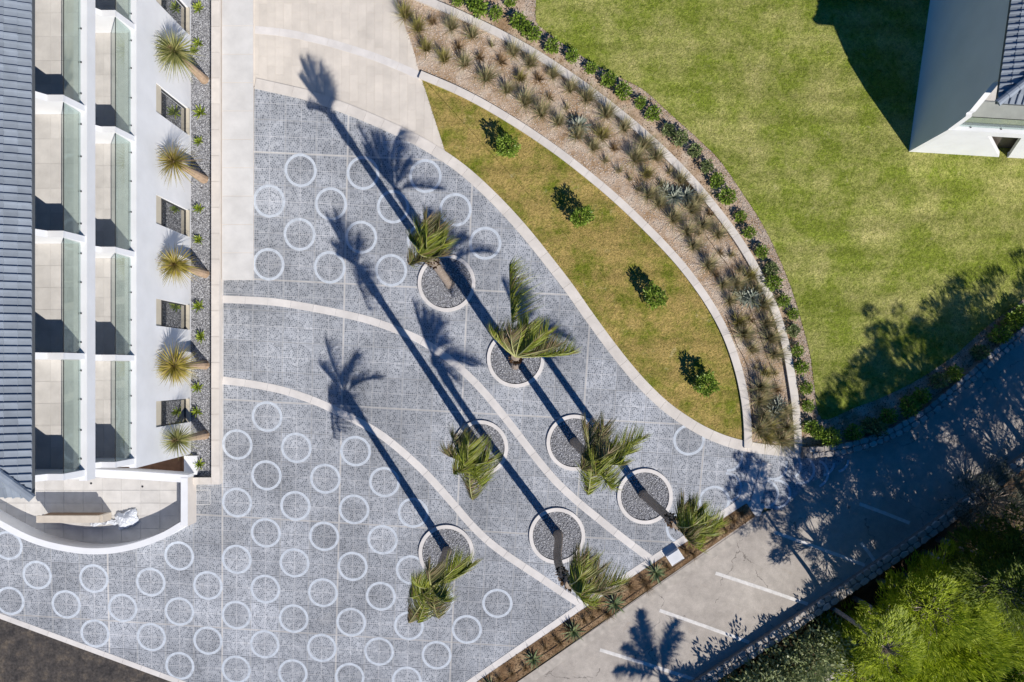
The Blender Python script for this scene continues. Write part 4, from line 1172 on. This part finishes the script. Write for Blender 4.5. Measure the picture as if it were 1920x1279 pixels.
for (x, y), h, L, mat, lab in yuc:
    o = tag(ob('yucca', None, loc=G(x, y) + np.array([0, 0, .04])), lab, 'yucca', 'yuccas in the gravel bed')
    lx, ly = random.uniform(-.08, .08), random.uniform(-.08, .08)
    MB().tube([(0, 0, -.1), (0, 0, .1), (lx * .3, ly * .3, h * .4), (lx, ly, h * .75), (lx, ly, h)], [.24, .22, .16, .13, .10], 10).build('trunk', YTRUNK, o)
    cr = ob('crown', mesh_np('crown', *ball_rosette(random.randint(210, 330), L * random.uniform(.85, 1.1), random.uniform(.034, .046), random.uniform(-.75, -.45), random.uniform(.05, .2)), mat), o, loc=(lx, ly, h))
    cr.rotation_euler = (random.uniform(-.35, .35), random.uniform(-.35, .35), random.uniform(0, 6))
    ob('dry_heart', mesh_np('dry_heart', *rosette(26, .22, .03, .5, 1.4, .1, prof='blade'), DRYG), o, loc=(lx, ly, h + random.uniform(.1, .3)))
    a = rng.uniform(0, 6.28, 60); d = np.stack([np.cos(a), np.sin(a), rng.uniform(-1.6, -.6, 60)], 1)
    ob('dead_skirt', mesh_np('dead_skirt', *blades(np.zeros((60, 3)), d, rng.uniform(.35, .6, 60), .03, .1, 2), DRYG), o, loc=(lx, ly, h - .05))

# ------------------------------------------------------------------ palms
WIND = np.array([0.34, 0.66, 0.0])
def frond(p0, p1, arch, mat, n=78, wl=0.80, wind=1.0, lw=.027, start=.16, sweep=None):
    """rachis from p0 to p1 with wind-combed leaflets"""
    p0, p1 = np.array(p0, float), np.array(p1, float)
    L = np.linalg.norm(p1 - p0)
    t = np.linspace(0, 1, 15)
    mid = (p0 + p1) / 2 + np.array([0, 0, arch]) - np.array([*WIND[:2], 0]) * L * .08
    C = lambda t: (1 - t)[:, None] ** 2 * p0 + 2 * (t * (1 - t))[:, None] * mid + t[:, None] ** 2 * p1
    m = MB().tube(C(t), list(np.linspace(.035, .008, 15)), 4)
    W_ = WIND if sweep is None else np.array(sweep, float)
    tt = np.linspace(start, 1.0, n)
    P = C(tt); T = unit(C(np.minimum(tt + .02, 1.02)) - C(tt - .02))
    side = unit(np.cross(T, np.array([0, 0, 1.0])))
    parts = []
    for sgn in (-1, 1):
        prof = np.sin(np.pi * (0.12 + 0.80 * tt)) ** .6
        d = side * sgn * 0.72 + T * 0.5 + np.array([0, 0, .15]) + W_ * wind * 1.15 + rng.normal(0, .13, (n, 3))
        parts.append(blades(P, d, wl * prof * rng.uniform(.6, 1.15, n), lw, rng.uniform(.15, .55, n), 3, W_ * .42 * wind, roll=rng.uniform(-.7, .7, n)))
    V, F = join(parts)
    return mesh_np('frond', V, F, mat), m.mesh('rachis', RACHIS)

def palm(base, crown_px, zc, tips, lab, lean=None):
    b = G(*base)
    o = tag(ob('palm_tree', None, loc=b), lab, 'palm tree', 'palms on the plaza')
    c = G(crown_px[0], crown_px[1], zc) - b
    n = 46
    t = np.linspace(0, 1, n)
    bend = np.array([0, 0, 0.0]) if lean is None else np.array([*lean, 0.0])
    path = np.array([0, 0, .02])[None] + t[:, None] * c[None] + (np.sin(t * math.pi) * t)[:, None] * bend
    rad = .19 - .05 * t + .012 * (np.arange(n) % 2) + .045 * np.exp(-(t / .03) ** 2)
    rad = rad + .05 * np.exp(-((t - .9) / .07) ** 2)
    MB().tube(path, list(rad), 12).build('trunk', TRUNK, o)
    # fibrous leaf bases below the crown
    k = 90
    a = rng.uniform(0, 6.28, k); z = rng.uniform(.80, .99, k)
    bp = np.stack([np.interp(z, t, path[:, i]) for i in range(3)], 1)
    out = np.stack([np.cos(a), np.sin(a), np.zeros(k)], 1)
    V, F = blades(bp + out * .13, out * .55 + np.array([0, 0, .9]), rng.uniform(.16, .34, k), .09, .15, 2)
    ob('leaf_bases', mesh_np('leaf_bases', V, F, FIBRE), o)
    top = path[-1]
    for i, tp in enumerate(tips):
        dz = tp[2] * 1.15 + (.4 if tp[2] > .1 else .05)
        p1 = G(tp[0], tp[1], zc + dz) - b
        dead = len(tp) > 3
        arch = max(0.3, .45 - .4 * dz)
        kw = dict(start=.38, sweep=(.85, .40, 0), wl=.95, n=84) if tp[1] < 500 and tp[0] > 940 else {}
        fm, rm = frond(top + np.array([0, 0, random.uniform(-.1, .1)]), p1, arch, FRONDD if dead else FROND, **kw)
        f = ob('frond', fm, o); ob('rachis', rm, f)
    return o
palm((843, 533), (806, 482), 7.7, [(783, 428, 1.0), (800, 412, 1.1, 1), (824, 424, .9, 1), (772, 452, .7), (766, 496, .2, 1), (832, 458, .8), (800, 446, 1.6), (785, 474, 1.3), (828, 480, .5, 1)],
     'palm with short upright crown in the gravel bed nearest the driveway')
palm((966, 684), (967, 669), 7.7, [(955, 497, -.5), (922, 628, .4), (1026, 622, .7), (1074, 662, -.1), (978, 624, 1.3), (945, 640, 1.0, 1), (1000, 640, 1.5), (990, 610, .9), (958, 628, 1.6, 1), (1040, 650, .5, 1)],
     'palm with one long frond reaching along the broad kerb, standing upright')
palm((894, 834), (880, 868), 7.8, [(836, 850, .2, 1), (850, 822, .6, 1), (850, 888, .4), (886, 938, -.5, 1), (905, 912, .0), (913, 866, .6), (878, 838, 1.2), (870, 870, 1.5)],
     'palm with drooping dark fronds between the curved paving bands, farther from the road')
palm((1077, 829), (1110, 862), 8.0, [(1202, 822, -.3), (1182, 848, .3), (1132, 800, .5, 1), (1098, 800, .6, 1), (1102, 928, -.3), (1148, 918, .0), (1164, 872, .6), (1118, 892, 1.1), (1140, 850, 1.2, 1), (1090, 880, .3, 1)],
     'palm with the widest bushy crown and ringed leaning trunk')
palm((1206, 927), (1268, 984), 7.3, [(1352, 984, -.4), (1338, 1004, .0), (1282, 948, .4, 1), (1306, 958, .6), (1312, 1030, -.3), (1296, 1018, .3, 1), (1326, 978, .8), (1300, 985, 1.2)],
     'palm with long ringed trunk leaning over the planting strip near the road entrance')
palm((1046, 1002), (1068, 1096), 7.9, [(1086, 1046, .5, 1), (1104, 1050, .4), (1122, 1068, .4, 1), (1168, 1092, -.3), (1158, 1112, -.1, 1), (1112, 1136, -.2), (1092, 1112, .8), (1130, 1112, .3, 1), (1090, 1078, 1.1)],
     'palm with bent trunk and crown hanging over the planting strip', lean=(-.45, .12))
palm((838, 1033), (810, 1100), 6.7, [(884, 1058, -.1), (862, 1056, .3), (768, 1120, .0), (778, 1096, .4), (766, 1168, -.5, 1), (784, 1168, -.3), (822, 1160, .0, 1), (834, 1128, .6), (806, 1072, .9, 1)],
     'palm with bright green fronds standing among the white paving rings')

# date palm whose shadow falls across the parking bays
def big_palm():
    b = np.array([*G(1418, 1520)[:2], -1.0])
    b[2] = bank_z(b[0], b[1]) - .05
    o = tag(ob('date_palm', None, loc=b), 'date palm beside the lower road end, throwing a frond shadow on parking bays', 'palm tree')
    h = 6.0 - b[2]
    MB().tube([(0, 0, -.2), (0, 0, h * .5), (0, 0, h)], [.3, .24, .22], 10).build('trunk', TRUNK, o)
    for a, L, dz in ((106, 2.7, .5), (100, 2.3, .9), (68, 2.5, .4), (58, 2.0, .4), (142, 2.3, .1), (165, 2.6, -.3), (-40, 2.4, -.4), (-110, 2.4, -.3), (10, 2.2, -.2), (120, 2.0, .6)):
        p1 = np.array([math.cos(R(a)) * L, math.sin(R(a)) * L, h + dz])
        fm, rm = frond((0, 0, h), p1, .5, FRONDD, 90, .62, 0.12, .05)
        f = ob('frond', fm, o); ob('rachis', rm, f)
big_palm()

# ------------------------------------------------------------------ trees below the road
def pine_mesh(rx, rz, zc, tips, per, mat, seed, nl=.26, w=.05):
    """branch tips on an uneven crown, each a feathery pompom of needles"""
    u = unit(rng.normal(size=(tips, 3)) + np.array([0, 0, .25]))
    k = np.array([mnoise.noise(Vector((p[0] * 1.4 + seed, p[1] * 1.4 + seed, p[2] * 1.4))) for p in u])
    r = (.40 + .60 * rng.uniform(0, 1, tips) ** .45) * (1 + .7 * k)
    C = u * r[:, None] * np.array([rx, rx, rz]); C[:, 2] += zc
    sz = rng.uniform(.28, .62, tips)
    hq = rng.normal(0, 1, (tips * per, 3)); hq[:, 2] = np.abs(hq[:, 2]); hq = unit(hq)
    lum = 1 + .35 * np.sin(hq[:, 0] * 5 + np.repeat(sz, per) * 40) * np.cos(hq[:, 1] * 6)
    q = hq * (np.repeat(sz, per) * lum * rng.uniform(.75, 1.05, tips * per))[:, None] * np.array([1, 1, .62])
    out = np.repeat(unit(u * np.array([1, 1, .3]) + np.array([.1, .1, .3])), per, 0)
    base = np.repeat(C, per, 0) + q
    d = out * .9 + hq * .35 + np.array([.25, .2, 0]) + rng.normal(0, .28, (tips * per, 3))
    V, F = blades(base, d, nl * rng.uniform(.6, 1.3, tips * per), w, .06, 1)
    limbs = MB()
    for i in range(0, tips):
        c = C[i]
        z0 = zc - rz * .7 + (c[2] - zc + rz) * .35
        p0 = np.array([rng.normal(0, .05), rng.normal(0, .05), z0])
        mid = p0 * .45 + c * .55 + rng.normal(0, .16, 3)
        limbs.tube([p0, mid, c], [.035, .024, .01], 4)
    return mesh_np('crown', V, F, mat), limbs.mesh('limbs', PTRUNK)
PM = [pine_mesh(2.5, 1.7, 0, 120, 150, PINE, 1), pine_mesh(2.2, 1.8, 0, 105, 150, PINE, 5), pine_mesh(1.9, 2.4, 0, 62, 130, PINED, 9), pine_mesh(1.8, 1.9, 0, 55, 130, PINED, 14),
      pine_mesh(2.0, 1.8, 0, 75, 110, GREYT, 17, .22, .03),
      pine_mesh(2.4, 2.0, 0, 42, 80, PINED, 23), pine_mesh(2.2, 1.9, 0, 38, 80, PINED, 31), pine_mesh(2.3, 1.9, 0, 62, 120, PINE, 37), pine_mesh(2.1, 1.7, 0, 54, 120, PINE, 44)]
def tree(px, py, zc, k, s_, lab, cat, grp, name='pine_tree', rz=0.0):
    g = G(px, py)
    zb = bank_z(g[0], g[1])
    o = tag(ob(name, None, loc=(g[0], g[1], zb)), lab, cat, grp)
    h = zc - zb
    MB().tube([(0, 0, -.3), (.08, .05, h * .4), (0, 0, h * .8), (.05, 0, h + 1.0 * s_)], [.2 * s_, .16 * s_, .11 * s_, .04], 8).build('trunk', PTRUNK, o)
    ob('crown', PM[k][0], o, loc=(0, 0, h), rz=rz, scale=s_)
    ob('limbs', PM[k][1], o, loc=(0, 0, h), rz=rz, scale=s_)
LT = ('bright green pine with feathery crown on the bank below the road', 'pine tree', 'bright pines on the bank')
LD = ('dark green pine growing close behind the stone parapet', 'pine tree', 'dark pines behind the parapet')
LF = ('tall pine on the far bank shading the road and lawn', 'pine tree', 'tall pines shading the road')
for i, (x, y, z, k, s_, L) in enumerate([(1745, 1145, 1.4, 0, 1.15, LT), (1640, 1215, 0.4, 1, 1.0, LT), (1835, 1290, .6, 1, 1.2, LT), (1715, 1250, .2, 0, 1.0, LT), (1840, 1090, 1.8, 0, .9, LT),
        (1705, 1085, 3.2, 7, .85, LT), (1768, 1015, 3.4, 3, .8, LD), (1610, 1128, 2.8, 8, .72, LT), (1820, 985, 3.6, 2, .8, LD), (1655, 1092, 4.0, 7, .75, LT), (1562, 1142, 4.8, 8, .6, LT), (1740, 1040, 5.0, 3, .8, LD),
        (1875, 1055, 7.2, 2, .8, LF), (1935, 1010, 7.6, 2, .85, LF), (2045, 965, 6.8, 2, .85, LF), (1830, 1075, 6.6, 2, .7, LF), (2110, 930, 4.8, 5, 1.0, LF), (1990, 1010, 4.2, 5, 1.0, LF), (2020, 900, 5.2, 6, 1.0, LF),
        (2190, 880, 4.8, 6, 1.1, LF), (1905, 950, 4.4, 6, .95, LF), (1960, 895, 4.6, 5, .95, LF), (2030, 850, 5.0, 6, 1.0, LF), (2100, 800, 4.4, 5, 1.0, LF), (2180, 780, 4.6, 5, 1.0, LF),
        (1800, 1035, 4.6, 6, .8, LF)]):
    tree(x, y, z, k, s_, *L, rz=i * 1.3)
tree(1835, 935, 1.0, 4, .8, 'grey-leaved tree beyond the parapet where the road is darkest', 'tree', None, 'grey_tree')
# hedge of broad-leaved bushes at the foot of the parapet
HB = [mesh_np('foliage', *leafball(1500, .95, .95, .95, .17, .07, lump=.5, seed=40 + k), HEDGE) for k in range(2)]
HST = stems(7, 1.0, .03, .5)
for i, (x, y, s_) in enumerate(((1385, 1306, 1.35), (1428, 1282, 1.35), (1470, 1256, 1.3), (1512, 1228, 1.25), (1552, 1200, 1.15), (1340, 1340, 1.3), (1478, 1300, 1.1), (1520, 1275, 1.0))):
    g = G(x, y)
    o = tag(ob('hedge_bush', HB[i % 2], loc=(g[0], g[1], bank_z(g[0], g[1]) + .0), rz=i * 1.1, scale=(s_, s_, s_ * .98)), 'pale-leaved hedge bush on the bank at the foot of the parapet', 'bush', 'hedge bushes at the parapet')
    ob('stems', HST, o)
# pale path on the bank
pp = [(1450, 1350), (1530, 1285), (1600, 1240), (1672, 1190), (1740, 1150)]
m = MB()
P = [G(x, y, -2.2)[:2] for x, y in smooth(pp, 4)]
vv = []
for i, p in enumerate(P):
    t = P[min(i + 1, len(P) - 1)] - P[max(i - 1, 0)]; t = t / np.linalg.norm(t); nn = np.array([-t[1], t[0]])
    for q in (p + nn * .38, p - nn * .38): vv.append((q[0], q[1], max(bank_z(*(p + nn * .4)), bank_z(*p), bank_z(*(p - nn * .4))) + .05))
struct(m.add(vv, [(2 * i, 2 * i + 1, 2 * i + 3, 2 * i + 2) for i in range(len(P) - 1)]).build('bank_path', m_plain('pale_path', (0.45, 0.42, 0.39), 0.9, 0.25, 4)))

# ------------------------------------------------------------------ small things
ub = ob('utility_box', None, loc=G(1264, 1043) + np.array([0, 0, .02]), rz=R(33))
tag(ub, 'white square utility box in the planting strip beside the road', 'box')
PLW = m_plain('white_box_paint', (0.80, 0.81, 0.83), 0.45, 0.04)
MB().box(-.34, .34, -.27, .27, 0, .20).build('body', PLW, ub)
lid = MB().box(-.30, .30, -.22, .25, .198, .26).build('lid', PLW, ub)
for k in range(6): MB().box(-.26, .26, -.17 + k * .065, -.15 + k * .065, .259, .267).build('rib', PLW, lid)
MB().box(-.28, .28, -.255, -.225, .199, .215).build('slot', DARK, lid)
def hose(pts, lab, z=.04):
    l = smooth(pts, 5)
    tag(MB().tube([(*G(p[0] + random.uniform(-.6, .6), p[1] + random.uniform(-.6, .6))[:2], z + random.uniform(-.004, .006)) for p in l], .013, 6).build('drip_hose', HOSE), lab, 'hose')
hose([(905, 1303), (1000, 1240), (1090, 1180), (1190, 1112), (1270, 1058), (1350, 1003)], 'thin drip hose running along the planting strip')
hose([(1322, 440), (1346, 474), (1375, 515), (1398, 560), (1418, 612), (1438, 668), (1455, 722), (1462, 745)], 'drip hose beside the outer kerb in the stony bed')
hose([(1360, 590), (1378, 640), (1402, 690), (1408, 750), (1412, 800)], 'drip hose beside the middle kerb in the stony bed')
